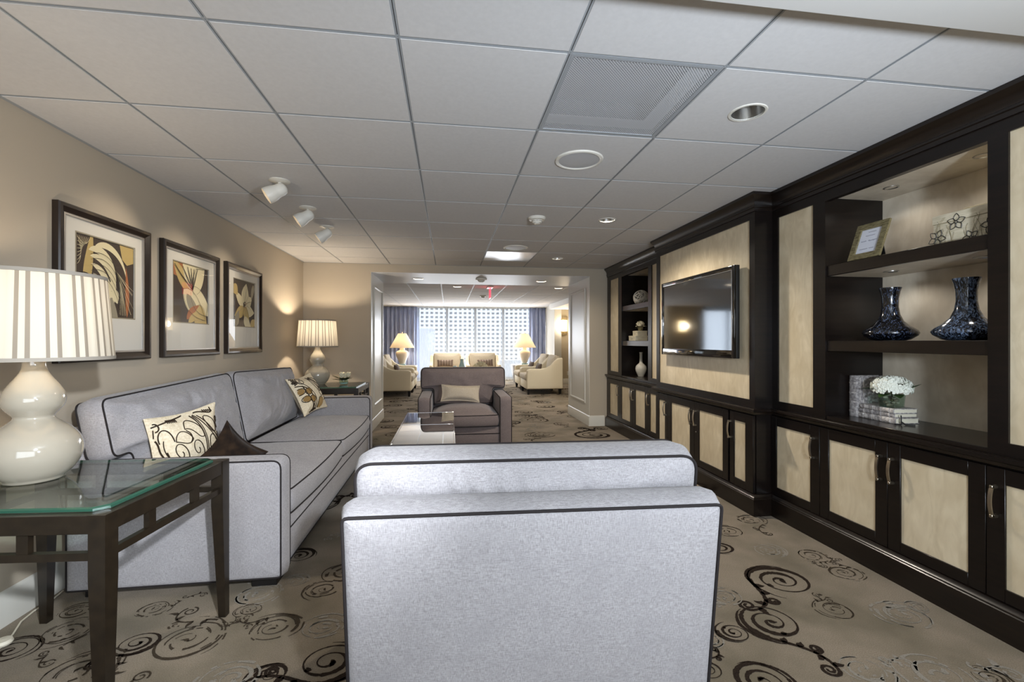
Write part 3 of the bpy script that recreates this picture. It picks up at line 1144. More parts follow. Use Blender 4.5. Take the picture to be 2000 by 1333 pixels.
def bookcase(label, yA, yB, niche, panels, doors, mirror):
    """flanking bookcase: yA..yB run, niche (n0,n1), upper panels [(a,b)], doors [(ya,yb,pa,pb,handle)]"""
    t = thing('bookcase_cabinet', label, 'bookcase', (CX, (yA + yB) / 2, 0))
    ox, oy = CX, (yA + yB) / 2

    def part(mb, name, mat, parent=None, sharp=38):
        mb.v = [(x - ox, y - oy, z) for x, y, z in mb.v]
        return mb.build(name, mat, parent or t, sharp)

    n0, n1 = niche
    zt = 2.085
    mb = MB()
    xb = XR - 0.012
    # lower carcass behind the doors
    mb.box(CX + 0.012, xb, yA, yB, 0.02, CT - 0.045)
    mb.box(CX, CX + 0.02, yA, yB, DZ1 + 0.003, CT - 0.0445)
    # upper face frame
    for a, b in ([(yA, n0), (n1, yB)]):
        mb2 = mb
        inset = [p for p in panels if a - 0.01 <= p[0] and p[1] <= b + 0.01]
        if inset:
            pa, pb = inset[0]
            mb2.box(CX, CX + 0.03, a, pa, CT, 2.20)
            mb2.box(CX, CX + 0.03, pb, b, CT, 2.20)
            mb2.box(CX, CX + 0.03, pa, pb, CT, 0.808)
            mb2.box(CX, CX + 0.03, pa, pb, 2.092, 2.20)
        mb2.box(CX + 0.03, xb, a, b, CT, 2.20)
    mb.box(CX, CX + 0.035, n0, n1, zt, 2.20)
    mb.box(CX + 0.035, xb, n0, n1, 2.125, 2.20)
    cv = [(x - ox, y - oy, z) for x, y, z in mb.v]
    mb.v = cv
    mb.build('carcass', 'espresso', t)
    for a, b in panels:
        part(MB().box(CX + 0.010, CX + 0.028, a, b, 0.808, 2.092), 'veneer_panel', 'maple')
    part(MB().box(xb - 0.008, xb - 0.001, n0, n1, CT, 2.13), 'back_panel', 'maple_back')
    part(MB().box(CX + 0.004, xb - 0.009, n0 + 0.001, n1 - 0.001, CT - 0.0004, NF, 0, 0.002, seg=1), 'niche_floor', 'espresso_h')
    # niche soffit with puck lights
    hs = []
    for z, nm in ((2.115, 'niche_top'), (1.690, 'shelf'), (1.232, 'shelf')):
        sb = MB()
        th = 0.064 if nm == 'shelf' else 0.012
        x0 = CX + (0.012 if nm == 'shelf' else 0.036)
        sb.box(x0, x0 + 0.022, n0 + 0.001, n1 - 0.001, z - th, z, 0, 0.002, seg=1)
        sb.box(x0 + 0.022, xb - 0.008, n0 + 0.001, n1 - 0.001, z - th + 0.004, z, 0)
        sh = part(sb, nm, 'espresso_h')
        ub = MB().box(x0 + 0.0225, xb - 0.0085, n0 + 0.002, n1 - 0.002, z - th, z - th + 0.0035)
        part(ub, 'underside', 'maple_back', sh)
        if z > 1.5:
            for q in (0.27, 0.80):
                y = n1 - (n1 - n0) * q if not mirror else n0 + (n1 - n0) * q
                pk = MB()
                T = Tr(CX + 0.21, y, z - th)
                pk.lathe([(0.036, 0.0), (0.036, -0.003), (0.030, -0.004), (0.026, 0.0005), (0.0, 0.0006)], 24, 0, T, cap=False)
                part(pk, 'puck_light', 'alu', sh)
                if not mirror:
                    light('niche_fill', 'SPOT', (CX + 0.21, y, z - th - 0.006), 2.6, (1.0, 0.95, 0.88), (0, 0, 0), spot_size=math.radians(150), spot_blend=0.6, shadow_soft_size=0.025)  # fill spots added to brighten this niche, set at unlit pucks
    for ya, yb, pa, pb, hd in doors:
        mbd = panel_door(None, CX - 0.010, ya, yb, pa, pb, hd)
        mbd.parent = t
        mbd.location = (-ox, -oy, 0)
    return t


R_DOORS = [(2.505, 2.93, 2.580, 2.878, 2.545), (2.068, 2.505, 2.138, 2.439, 2.100), (1.631, 2.068, 1.699, 2.001, 2.036), (1.20, 1.631, 1.264, 1.564, 1.593)]
bookcase('espresso and maple bookcase holding the two blue-black vases and the white hydrangea', Y0, Y1,
         (1.632, 2.473), [(1.262, 1.560), (2.567, 2.874)], R_DOORS, False)
mid = Y1 + Y2


def mir(v):
    return mid - v


L_DOORS = []
for ya, yb, pa, pb, hd in ((5.807, 6.30, 5.881, 6.180, 5.845), (5.367, 5.807, 5.455, 5.735, 5.395), (4.930, 5.367, 5.020, 5.290, 5.340), (4.46, 4.930, 4.56, 4.880, 4.905)):
    L_DOORS.append((ya, yb, pa, pb, hd))
bookcase('espresso and maple bookcase holding the woven twig ball, by the panelled opening', Y2, Y3,
         (4.955, 5.760), [(4.560, 4.865), (5.881, 6.195)], L_DOORS, True)

# projecting television unit
tv = thing('media_cabinet', 'projecting espresso cabinet with the big maple panel the television hangs on', 'cabinet', (BX, mid / 2, 0))
oy = mid / 2


def tpart(mb, name, mat, parent=None):
    mb.v = [(x - BX, y - oy, z) for x, y, z in mb.v]
    return mb.build(name, mat, parent or tv)


mb = MB()
mb.box(BX + 0.012, XR - 0.015, Y1 + 0.001, Y2 - 0.001, 0.02, CT - 0.045)
mb.box(BX, BX + 0.02, Y1 + 0.001, Y2 - 0.001, DZ1 + 0.003, CT - 0.0445)
pa, pb = 2.989, 4.395
mb.box(BX, BX + 0.03, Y1 + 0.001, pa, CT, 2.20)
mb.box(BX, BX + 0.03, pb, Y2 - 0.001, CT, 2.20)
mb.box(BX, BX + 0.03, pa, pb, CT, 0.808)
mb.box(BX, BX + 0.03, pa, pb, 2.10, 2.20)
mb.box(BX + 0.03, XR - 0.015, Y1 + 0.001, Y2 - 0.001, CT, 2.20)
# recessed panels on the return sides
tpart(mb, 'carcass', 'espresso')
tpart(MB().box(BX + 0.010, BX + 0.028, pa, pb, 0.808, 2.10), 'veneer_panel', 'maple')
for ya, yb, qa, qb, hd in ((2.935, 3.205, 3.023, 3.154, 3.185), (3.225, 3.710, 3.296, 3.635, 3.676), (3.710, 4.195, 3.786, 4.125, 3.745), (4.195, 4.455, 4.255, 4.384, 4.225)):
    d = panel_door(None, BX - 0.010, ya, yb, qa, qb, hd)
    d.parent = tv
    d.location = (-BX, -oy, 0)
lk = MB().lathe([(0.006, 0), (0.006, 0.006), (0.004, 0.007), (0.0, 0.007)], 14, 0, Tr(BX - 0.011, 3.676, 0.44) @ Ry(-math.pi / 2), cap=False)
tpart(lk, 'lock', 'nickel')

# one continuous stepped worktop over all three
wt = MB()
WP = [(0.0, CT), (0.034, CT), (0.040, CT - 0.004), (0.040, CT - 0.018), (0.034, CT - 0.022), (0.026, CT - 0.026), (0.022, CT - 0.040), (0.014, CT - 0.044), (0.0, CT - 0.044)]
sweep(wt, CAB, WP, closed_prof=True)
wt.box(CX - 0.001, XR - 0.02, Y0, Y3, CT - 0.040, CT - 0.0005)
wt.box(BX - 0.001, CX, Y1, Y2, CT - 0.040, CT - 0.0005)
o = wt.build('worktop', 'espresso_h', sharp=30)
tag(o, 'dark espresso worktop stepping forward in the middle, running over all the low cabinets', 'countertop')
# crown moulding and plinth
cr = MB()
CP = [(0.0, 2.150), (0.010, 2.150), (0.010, 2.172), (0.016, 2.176), (0.016, 2.186), (0.010, 2.190), (0.012, 2.205), (0.018, 2.222), (0.030, 2.240), (0.042, 2.250), (0.046, 2.254), (0.046, 2.2742), (0.0, 2.2742)]
sweep(cr, CAB, CP, closed_prof=True)
struct(cr.build('trim_4', 'espresso_h', sharp=25), 'espresso crown moulding along the cabinet tops')
pl = MB()
PP = [(0.0, 0.0), (0.034, 0.0), (0.034, 0.118), (0.030, 0.122), (0.030, 0.128), (0.022, 0.134), (0.016, 0.145), (0.0, 0.149)]
sweep(pl, CAB, PP, closed_prof=True)
struct(pl.build('trim_5', 'espresso_h', sharp=25), 'espresso plinth with rounded cap along the cabinet bottoms')

# ------------------------------------------------------------------ television
tvx = BX - 0.062
t = thing('television', 'flat black television with glossy frame hung on the maple panel', 'television', (BX, 3.64, 1.445))
ty0, ty1, tz0, tz1 = -0.575, 0.575, -0.345, 0.347
mb = MB()
mb.box(-0.050, -0.022, ty0, ty1, tz0, tz1, 0, 0.004)
o = mb.build('housing', 'black', t)
bz = MB()
bw, bb = 0.036, 0.060
bz.box(-0.066, -0.050, ty0, ty0 + bw, tz0, tz1, 0, 0.004)
bz.box(-0.066, -0.050, ty1 - bw, ty1, tz0, tz1, 0, 0.004)
bz.box(-0.066, -0.050, ty0 + bw * 0.9, ty1 - bw * 0.9, tz1 - bw, tz1, 0, 0.004)
bz.box(-0.066, -0.050, ty0 + bw * 0.9, ty1 - bw * 0.9, tz0, tz0 + bb, 0, 0.004)
bzo = bz.build('bezel', 'black_gloss', t)
MB().box(-0.060, -0.050, ty0 + bw, ty1 - bw, tz0 + bb, tz1 - bw).build('screen', 'screen', t)
ln = MB()
e = 0.0016
for a, b, c, d in ((ty0 + bw - e, ty1 - bw + e, tz1 - bw, tz1 - bw + 2 * e), (ty0 + bw - 2 * e, ty0 + bw, tz0 + bb, tz1 - bw)):
    ln.box(-0.0672, -0.060, a, b, c, d)
ln.build('silver_edge', 'frame_lip', bzo)
# round maker's mark and two letters on the lower bezel
MB().lathe([(0.011, -0.0005), (0.011, 0.0004), (0.009, 0.0004), (0.009, -0.0005)], 24, 0, Tr(-0.0664, ty1 - 0.075, tz0 + 0.030) @ Ry(-math.pi / 2), cap=False).build('logo_ring', 'frame_lip', bzo)
for poly in ([(0, 0), (0.012, 0), (0.012, 0.003), (0.003, 0.003), (0.003, 0.018), (0, 0.018)],
             [(0.018, 0), (0.031, 0), (0.031, 0.010), (0.025, 0.010), (0.025, 0.0075), (0.028, 0.0075), (0.028, 0.003), (0.021, 0.003), (0.021, 0.015), (0.031, 0.015), (0.031, 0.018), (0.018, 0.018)]):
    q = MB()
    n = len(poly)
    q.add([(-0.0668, ty1 - 0.112 - u, tz0 + 0.021 + v) for u, v in poly] + [(-0.0655, ty1 - 0.112 - u, tz0 + 0.021 + v) for u, v in poly],
          [list(range(n)), list(range(n, 2 * n))] + [(i, (i + 1) % n, n + (i + 1) % n, n + i) for i in range(n)])
    q.build('logo_letter', 'frame_lip', bzo)
MB().box(-0.022, 0.0095, -0.22, 0.22, -0.18, 0.18).build('wall_bracket', 'black', t)

# ------------------------------------------------------------------ things on the shelves
SX = CX + 0.012
# picture frame with a printed card, leaning back
fr = thing('photo_frame', 'leaning champagne gilt frame with a printed white card', 'picture frame', (2.312, 2.243, 1.6905), math.radians(-90))
T0 = Rx(math.radians(-19))
fw, fh, bd = 0.196, 0.217, 0.034


def ring(mb, w, h, b, d0, d1, mat=0, T=None):
    for x0, x1, z0, z1 in ((-w / 2, -w / 2 + b, 0, h), (w / 2 - b, w / 2, 0, h), (-w / 2 + b, w / 2 - b, 0, b), (-w / 2 + b, w / 2 - b, h - b, h)):
        mb.box(x0, x1, d0, d1, z0, z1, mat, 0, T)


mb = MB()
ring(mb, fw, fh, bd, -0.012, 0.0, 0, T0)
mb.build('frame', 'gilt', fr)
mb = MB().box(-fw / 2 + bd - 0.002, fw / 2 - bd + 0.002, -0.0035, -0.002, bd - 0.002, fh - bd + 0.002, 0, 0, T0)
cd = mb.build('card', 'certificate', fr)
rr = random.Random(3)
for zc, segs, hgt in ((0.164, [(-0.020, 0.028)], 0.006), (0.142, [(-0.030, 0.026)], 0.005), (0.110, [(-0.050, -0.018), (-0.006, 0.046)], 0.009), (0.062, [(-0.048, 0.004), (0.012, 0.042)], 0.006)):
    for a, b in segs:
        ink = MB()
        pts = []
        n = int((b - a) / 0.0018)
        for i in range(n + 1):
            pts.append((a + (b - a) * i / n, -0.0040, zc + hgt * 0.5 * math.sin(i * 1.9) * rr.uniform(0.5, 1.1)))
        ink.tube(pts, 0.0007, seg=4, T=T0)
        ink.build('script_line', 'ink', cd)
MB().box(-0.03, 0.03, 0.105, 0.109, 0.001, 0.150, 0, 0, Rx(math.radians(13))).build('easel_back', 'black', fr)

# keepsake box with flowers and a bar handle
bx = thing('keepsake_box', 'cream lidded box with black flower motifs and a bar handle', 'box', (2.465, 1.775, 1.6902), 0)
bd_ = MB().box(-0.10, 0.10, -0.145, 0.145, 0.0, 0.108, 0, 0.003)
body = bd_.build('body', 'box_cream', bx)
lid = MB().box(-0.103, 0.103, -0.148, 0.148, 0.109, 0.150, 0, 0.003).build('lid', 'box_cream', bx)
hd = MB()
hd.box(-0.006, 0.006, -0.085, 0.085, 0.172, 0.181, 0, 0.002)
for y in (-0.06, 0.06):
    hd.box(-0.005, 0.005, y - 0.006, y + 0.006, 0.149, 0.173)
hd.build('handle', 'box_cream', lid)


def box_flower(mb, cy, cz, r, x, mat, n=5, rot=0.3):
    for k in range(n):
        a = rot + 2 * math.pi * k / n
        ux, uz = math.cos(a), math.sin(a)
        pts = []
        for i in range(11):
            s = i / 10
            w = 0.30 * math.sin(math.pi * s ** 0.8)
            pts.append((s, w))
        P = [(s, w) for s, w in pts] + [(s, -w) for s, w in pts[::-1][1:-1]]
        loop = [(x, cy + r * (0.12 + 0.88 * s) * ux - r * w * uz, cz + r * (0.12 + 0.88 * s) * uz + r * w * ux) for s, w in P]
        zmax = 0.107
        loop = [(a_, b_, min(max(c_, 0.002), 0.149)) for a_, b_, c_ in loop]
        mb.tube(loop, 0.0016, True, 4, mat)
    return mb


dec = MB()
for cy_, cz_, r_, ro in ((0.040, 0.100, 0.040, 0.35), (-0.100, 0.055, 0.042, 0.1), (0.125, 0.040, 0.042, 0.8), (-0.02, 0.015, 0.034, 1.2)):
    box_flower(dec, cy_, cz_, r_, -0.1045, 0, 5, ro)
rr = random.Random(9)
for k in range(26):
    y = rr.uniform(-0.14, 0.14)
    pts = [(-0.1036, max(-0.144, min(0.144, y + 0.02 * math.sin(i * 0.5 + k) * i / 8)), 0.004 + i * 0.013) for i in range(rr.randint(5, 11))]
    dec.tube(pts, 0.0008, False, 4, 1)
dec.build('painted_motif', ['black', 'box_line'], body)


def ship_vase(name, label, loc, mat, prof, group):
    t_ = MB().lathe(prof, 48)
    o = t_.build(name, mat, None, 60, loc)
    tag(o, label, 'vase', group)
    return o


VP = [(0.0, 0.002), (0.085, 0.0), (0.110, 0.006), (0.150, 0.030), (0.158, 0.044), (0.150, 0.060), (0.110, 0.085), (0.075, 0.115), (0.055, 0.155), (0.047, 0.200), (0.048, 0.250), (0.056, 0.290), (0.064, 0.312), (0.064, 0.316), (0.058, 0.314), (0.049, 0.285), (0.042, 0.240), (0.040, 0.15), (0.0, 0.12)]
s1 = 0.96
ship_vase('decanter_vase', 'darker near-black wide-based glass vase on the middle shelf, by the niche wall', (2.465, 2.230, 1.2325), 'vase_dark',
          [(r * 0.81, z * 0.94) for r, z in VP], 'wide-based glass vases')
ship_vase('decanter_vase', 'blue-flecked wide-based glass vase on the middle shelf, beside the darker one', (2.465, 1.850, 1.2325), 'vase_blue',
          [(r * 0.82, z * 0.95) for r, z in VP], 'wide-based glass vases')

# big toile book standing behind, three books lying in front, vase of hydrangea on them
def book(name, label, w, d, h, loc, rz, cover, group, standing=False):
    """spine along local -x side; w thickness direction z, d depth"""
    t_ = thing(name, label, 'book', loc, rz, group)
    mb = MB()
    c = 0.004
    mb.box(-d / 2, d / 2, -w / 2, w / 2, 0, c, 0, 0.0012, seg=1)
    mb.box(-d / 2, d / 2, -w / 2, w / 2, h - c, h, 0, 0.0012, seg=1)
    # rounded spine along the -y side
    pr = []
    for i in range(9):
        a = -math.pi / 2 + math.pi * i / 8
        pr.append((-w / 2 - 0.007 * math.cos(a) + 0.003, h / 2 + (h / 2) * math.sin(a)))
    vs, fs = [], []
    for x in (-d / 2, d / 2):
        vs += [(x, y, z) for y, z in pr]
    for i in range(8):
        fs.append((i, i + 1, 9 + i + 1, 9 + i))
    fs += [list(range(9)), list(range(9, 18))[::-1]]
    mb.add(vs, fs)
    for k in range(4):
        x = -d / 2 + d * (0.14 + 0.24 * k)
        vs2 = []
        for dx in (-0.004, 0.004):
            vs2 += [(x + dx, y - 0.0025, z) for y, z in pr]
        mb.add(vs2, [(i, i + 1, 9 + i + 1, 9 + i) for i in range(8)] + [list(range(9)), list(range(9, 18))[::-1]], 1)
    mb.build('cover', [cover, 'toile_light'], t_)
    MB().box(-d / 2 + 0.004, d / 2 - 0.003, -w / 2 + 0.002, w / 2 - 0.004, c, h - c).build('pages', 'paper', t_)
    return t_


# standing pair
b_ = thing('upright_book', 'large upright grey toile book standing against the niche wall behind the stack', 'book', (2.540, 2.438, NF + 0.0005), math.radians(0))
mb = MB()
mb.box(-0.10, 0.10, -0.028, -0.024, 0, 0.245, 0, 0.001, seg=1)
mb.box(-0.10, 0.10, 0.024, 0.028, 0, 0.245, 0, 0.001, seg=1)
pr = [(-0.10 - 0.008 * math.cos(-math.pi / 2 + math.pi * i / 8), 0.028 * math.sin(-math.pi / 2 + math.pi * i / 8)) for i in range(9)]
mb.prism(pr + [(-0.097, 0.028), (-0.097, -0.028)][:0], 0, 0.245, 0)
for z in (0.03, 0.085, 0.14, 0.20):
    mb.prism([(x - 0.0025 if abs(y) < 0.027 else x, y) for x, y in pr], z, z + 0.006, 1)
for x0, x1, z0, z1 in ((-0.085, -0.080, 0.008, 0.237), (-0.062, -0.058, 0.02, 0.225), (-0.058, 0.085, 0.221, 0.225), (0.081, 0.085, 0.02, 0.225)):
    mb.box(x0, x1, -0.0295, -0.028, z0, z1, 1)
mb.build('cover', ['toile', 'toile_light'], b_)
MB().box(-0.096, 0.096, -0.024, 0.024, 0.004, 0.241).build('pages', 'paper', b_)
zc = NF + 0.0005
for i, (h, d, lab, dx, dy, rz) in enumerate(((0.031, 0.245, 'lowest and longest pale toile book of the stack of three', 0, 0, 0), (0.024, 0.225, 'thin grey toile book in the middle of the stack of three', 0.004, 0.004, 1.5), (0.026, 0.222, 'topmost pale toile book, under the hydrangea vase', 0.0, -0.004, -1))):
    book('stacked_book', lab, 0.140, d, h, (2.508 + dx, 2.285 + dy, zc), math.radians(-90 - 4 + rz), ('toile_light', 'toile', 'toile_light')[i], 'stack of toile books')
    zc += h + 0.0005
STACK_TOP = zc
cdm = MB()
cdm.tube([(2.450, 2.155, NF + 0.050), (2.446, 2.150, NF + 0.035), (2.442, 2.147, NF + 0.016), (2.436, 2.140, NF + 0.004), (2.405, 2.150, NF + 0.004)], 0.003)
cdm.tube([(2.442, 2.147, NF + 0.016), (2.445, 2.125, NF + 0.004), (2.470, 2.095, NF + 0.0045)], 0.004)
tag(cdm.build('bookmark_tassel', 'black'), 'black tassel cord hanging from the stack of books', 'tassel')


def petals_head(mb, c, r, n, seed, mat=0, sc=(1, 1, 0.7), size=0.02):
    rr = random.Random(seed)
    for k in range(n):
        z = rr.uniform(-0.25, 1)
        a = rr.uniform(0, 2 * math.pi)
        q = math.sqrt(max(0, 1 - z * z))
        d = Vector((q * math.cos(a), q * math.sin(a), z))
        p = Vector(c) + Vector((d.x * r * sc[0], d.y * r * sc[1], d.z * r * sc[2]))
        R = d.to_track_quat('Z', 'Y').to_matrix().to_4x4() @ Rz(rr.uniform(0, 6.28))
        T = Matrix.Translation(p) @ R
        for j in range(4):
            Tj = T @ Rz(j * math.pi / 2)
            s = size * rr.uniform(0.8, 1.15)
            vs = [(0, 0, 0), (s * 0.5, -s * 0.42, s * 0.12), (s, -s * 0.25, s * 0.28), (s * 1.08, 0, s * 0.24), (s, s * 0.25, s * 0.28), (s * 0.5, s * 0.42, s * 0.12), (s * 0.55, 0, s * 0.04)]
            mb.add(vs, [(0, 1, 6), (1, 2, 3, 6), (6, 3, 4, 5), (0, 6, 5)], mat, Tj)


def leaf_blade(mb, p0, d, L, w, mat=0, droop=0.3, up=(0, 0, 1)):
    d = Vector(d).normalized()
    side = d.cross(Vector(up))
    if side.length < 1e-4:
        side = Vector((1, 0, 0))
    side.normalize()
    nrm = side.cross(d).normalized()
    vs, fs = [], []
    n = 8
    for i in range(n + 1):
        s = i / n
        c = Vector(p0) + d * (L * s) - Vector((0, 0, droop * L * s * s))
        ww_ = w * math.sin(math.pi * min(1, s * 0.93 + 0.06)) ** 0.8
        vs += [c - side * ww_ + nrm * ww_ * 0.25, c, c + side * ww_ + nrm * ww_ * 0.25]
    for i in range(n):
        a = i * 3
        fs += [(a, a + 1, a + 4, a + 3), (a + 1, a + 2, a + 5, a + 4)]
    mb.add(vs, fs, mat)


# hydrangea in a square glass vase of pebbles
hv = thing('hydrangea_vase', 'white hydrangea in a small glass vase of pebbles on the stacked books', 'vase', (2.480, 2.235, STACK_TOP + 0.0005), 0.2)
gv = MB()
pts = round_poly([(-0.042, -0.042), (0.042, -0.042), (0.042, 0.042), (-0.042, 0.042)], 0.008, 0.01)
n = len(pts)
vs = [(x, y, 0) for x, y in pts] + [(x * 1.12, y * 1.12, 0.075) for x, y in pts] + [(x * 1.04, y * 1.04, 0.075) for x, y in pts] + [(x * 0.92, y * 0.92, 0.006) for x, y in pts]
fs = [list(range(n))[::-1]]
for r in range(3):
    fs += [(r * n + i, r * n + (i + 1) % n, r * n + n + (i + 1) % n, r * n + n + i) for i in range(n)]
fs.append([3 * n + i for i in range(n)])
gv.add(vs, fs)
gv.build('glass', 'glass', hv)
pb_ = MB()
rr = random.Random(5)
for k in range(15):
    pb_.sphere((rr.uniform(-0.026, 0.026), rr.uniform(-0.026, 0.026), 0.014 + 0.013 * (k // 4)), rr.uniform(0.011, 0.015), 0, 10, 7, (1.1, 0.9, 0.7))
pb_.build('pebbles', 'stone', hv)['kind'] = 'stuff'
ph_ = MB()
petals_head(ph_, (0, 0, 0.112), 0.078, 230, 4, 0, (1.15, 1.15, 0.72), 0.020)
ph_.build('flower_head', 'petal', hv)
lf = MB()
leaf_blade(lf, (-0.03, 0.02, 0.085), (-0.5, 1.0, 0.25), 0.105, 0.032, 0, 0.1)
leaf_blade(lf, (-0.03, -0.01, 0.075), (-1, 0.1, 0.0), 0.08, 0.026, 0, 0.2)
leaf_blade(lf, (-0.01, -0.03, 0.075), (-0.7, -0.6, 0.0), 0.085, 0.024, 0, 0.15)
leaf_blade(lf, (0.02, -0.04, 0.09), (-0.2, -1, 0.45), 0.115, 0.013, 0, -0.05)
lf.build('leaves', 'leaf', hv)
sm = MB()
sm.tube([(0, 0, 0.02), (0.005, 0, 0.05), (0, 0, 0.09)], 0.004)
sm.build('stem', 'stem', hv)

# far bookcase
wbll = MB()
rr = random.Random(21)
for k in range(16):
    ax_ = Vector((rr.uniform(-1, 1), rr.uniform(-1, 1), rr.uniform(-1, 1))).normalized()
    q = ax_.to_track_quat('Z', 'Y').to_matrix().to_4x4()
    off = rr.uniform(-0.055, 0.055)
    rad = math.sqrt(0.094 ** 2 - off ** 2)
    wbll.tube([q @ Vector((rad * math.cos(a * math.pi / 14), rad * math.sin(a * math.pi / 14), off)) for a in range(28)], 0.0075, True, 5)
o = wbll.build('twig_ball', 'rattan', None, 60, (2.475, 5.585, 1.6905 + 0.101))
tag(o, 'whitewashed woven twig ball on the top shelf of the bookcase by the opening', 'ornament')


def plain_box(label, cat, loc, dims, mat, lidz=0.7, rz=0.0, group=None):
    t_ = thing('storage_box', label, cat, loc, rz, group)
    x, y, z = dims
    MB().box(-x / 2, x / 2, -y / 2, y / 2, 0, z * lidz, 0, 0.002, seg=1).build('body', mat, t_)
    l_ = MB().box(-x / 2 - 0.002, x / 2 + 0.002, -y / 2 - 0.002, y / 2 + 0.002, z * lidz + 0.0005, z, 0, 0.002, seg=1).build('lid', mat, t_)
    MB().box(-x / 2 - 0.004, -x / 2 - 0.0015, -0.022, 0.022, z * lidz * 0.5, z * lidz * 0.5 + 0.006).build('label_plate', 'nickel', t_)
    return t_


plain_box('wider cream box, the lower one of the stacked pair', 'box', (2.44, 5.60, 1.2325), (0.16, 0.22, 0.066), 'box_cream')
plain_box('smaller cream box resting on the wider cream box', 'box', (2.45, 5.565, 1.2988), (0.13, 0.15, 0.062), 'box_cream')
fo = thing('magnolia_vase', 'small white flower in a gold cup standing on the smaller cream box', 'vase', (2.45, 5.550, 1.3614), 0)
MB().lathe([(0.0, 0), (0.022, 0), (0.030, 0.02), (0.034, 0.05), (0.030, 0.05), (0.0, 0.03)], 20).build('cup', 'gilt', fo)
mb = MB()
for k in range(9):
    a = k * 0.7
    leaf_blade(mb, (0, 0, 0.05), (math.cos(a), math.sin(a), 0.9 if k < 5 else 0.3), 0.085, 0.03, 0, 0.25)
petals_head(mb, (0, 0, 0.085), 0.04, 30, 8, 0, (1, 1, 0.8), 0.022)
mb.build('flower', 'petal_cream', fo)
mb = MB()
leaf_blade(mb, (0, 0, 0.045), (-0.3, 1, 0.1), 0.09, 0.02, 0, 0.1)
leaf_blade(mb, (0, 0, 0.045), (-0.6, 0.4, 0.0), 0.07, 0.02, 0, 0.2)
mb.build('leaves', 'leaf_dark', fo)
o = MB().lathe([(0.0, 0.002), (0.045, 0), (0.047, 0.006), (0.062, 0.03), (0.082, 0.075), (0.088, 0.11), (0.080, 0.145), (0.055, 0.172), (0.032, 0.188), (0.024, 0.21), (0.022, 0.27), (0.023, 0.325), (0.028, 0.345), (0.025, 0.346), (0.019, 0.32), (0.018, 0.21), (0.0, 0.2)], 40).build('bottle_vase', 'porcelain', None, 60, (2.47, 5.575, NF + 0.0005))
o.scale = (0.82, 0.82, 0.90)
tag(o, 'celadon white long-necked bottle vase below the cream boxes', 'vase')

# ================================================================== SEATING
PIPE = 0.0042


def piping(loops, parent, r=PIPE, closed=True, mat='piping'):
    mb = MB()
    for L in loops:
        mb.tube(L, r, closed, 6)
    return mb.build('piping', mat, parent)


def arm(parent, x, w, y0, y1, z0, z1, mat):
    """boxed arm: side outline in (y,z), piped around both side faces"""
    ol = round_poly([(y0, z0), (y1, z0), (y1, z1), (y0, z1)], [0.012, 0.02, 0.05, 0.03], 0.035)
    mb = MB()
    # local (x,y,z)->(y,z,x)
    T = Matrix(((0, 0, 1, x), (1, 0, 0, 0), (0, 1, 0, 0), (0, 0, 0, 1)))
    a, b = cushion(mb, ol, w, 0.006, 0.006, 0.022, T, rings=3)
    o = mb.build('armrest', mat, parent, 60)
    piping([a, b], o)
    return o


def feet(parent, pts, h=0.06, s=0.07):
    for x, y in pts:
        MB().box(x - s / 2, x + s / 2, y - s / 2, y + s / 2, 0, h, 0, 0.003, seg=1).build('leg', 'foot', parent)


def base_rail(parent, x0, x1, y0, y1, mat):
    mb = MB()
    mb.box(x0, x1, y0, y1, 0.055, 0.305, 0, 0.012)
    o = mb.build('base', mat, parent)
    P = MB()
    for z in (0.232,):
        P.tube([(x0, y1 + 0.001, z), (x1, y1 + 0.001, z)], PIPE)
    P.tube([(x0, y1 - 0.002, 0.058), (x1, y1 - 0.002, 0.058)], PIPE)
    P.build('piping', 'piping', o)
    return o


def back_shell(parent, x0, x1, ang, z0, z1, t, yrear, mat, seed=0):
    """upholstered back board in (x,z), leaning back by ang about its foot; rear face at yrear at the floor"""
    ol = round_poly([(x0, z0), (x1, z0), (x1, z1), (x0, z1)], [0.015, 0.015, 0.022, 0.022], 0.04)
    mb = MB()
    # local z axis of the slab points to -y (rear)
    T = Tr(0, yrear, 0) @ Rx(ang) @ Matrix(((1, 0, 0, 0), (0, 0, -1, t / 2), (0, 1, 0, 0), (0, 0, 0, 1)))
    a, b = cushion(mb, ol, t, 0.012, 0.0, 0.030, T, rings=6, wr=0.003, wf=3.0, seed=seed)
    o = mb.build('back_frame', mat, parent, 60)
    piping([a], o)
    return o


def t_cushion(parent, outline, ctr, t, T, mat, seed, pf=0.075, pb=0.03, wr=0.018):
    ol = round_poly(outline[0], outline[1], 0.02)
    mb = MB()
    a, b = cushion(mb, ol, t, pf, pb, 0.03, T, ctr=ctr, rings=16, wr=wr, wf=5.0, seed=seed)
    o = mb.build('back_cushion', mat, parent, 60)
    piping([a, b], o)
    return o


def seat_cushion(parent, x0, x1, y0, y1, z0, t, puff, mat, seed):
    ol = round_poly([(x0, y0), (x1, y0), (x1, y1), (x0, y1)], [0.03, 0.03, 0.05, 0.05], 0.035)
    # front edge bows out a little
    ol = [(x, y + (0.025 * math.sin(math.pi * (x - x0) / (x1 - x0)) if y > y1 - 0.06 else 0)) for x, y in ol]
    mb = MB()
    T = Tr(0, 0, z0 + t / 2)
    a, b = cushion(mb, ol, t, puff, 0.0, 0.028, T, rings=8, wr=0.006, wf=4.0, seed=seed)
    o = mb.build('seat_cushion', mat, parent, 60)
    piping([a, b], o)
    return o


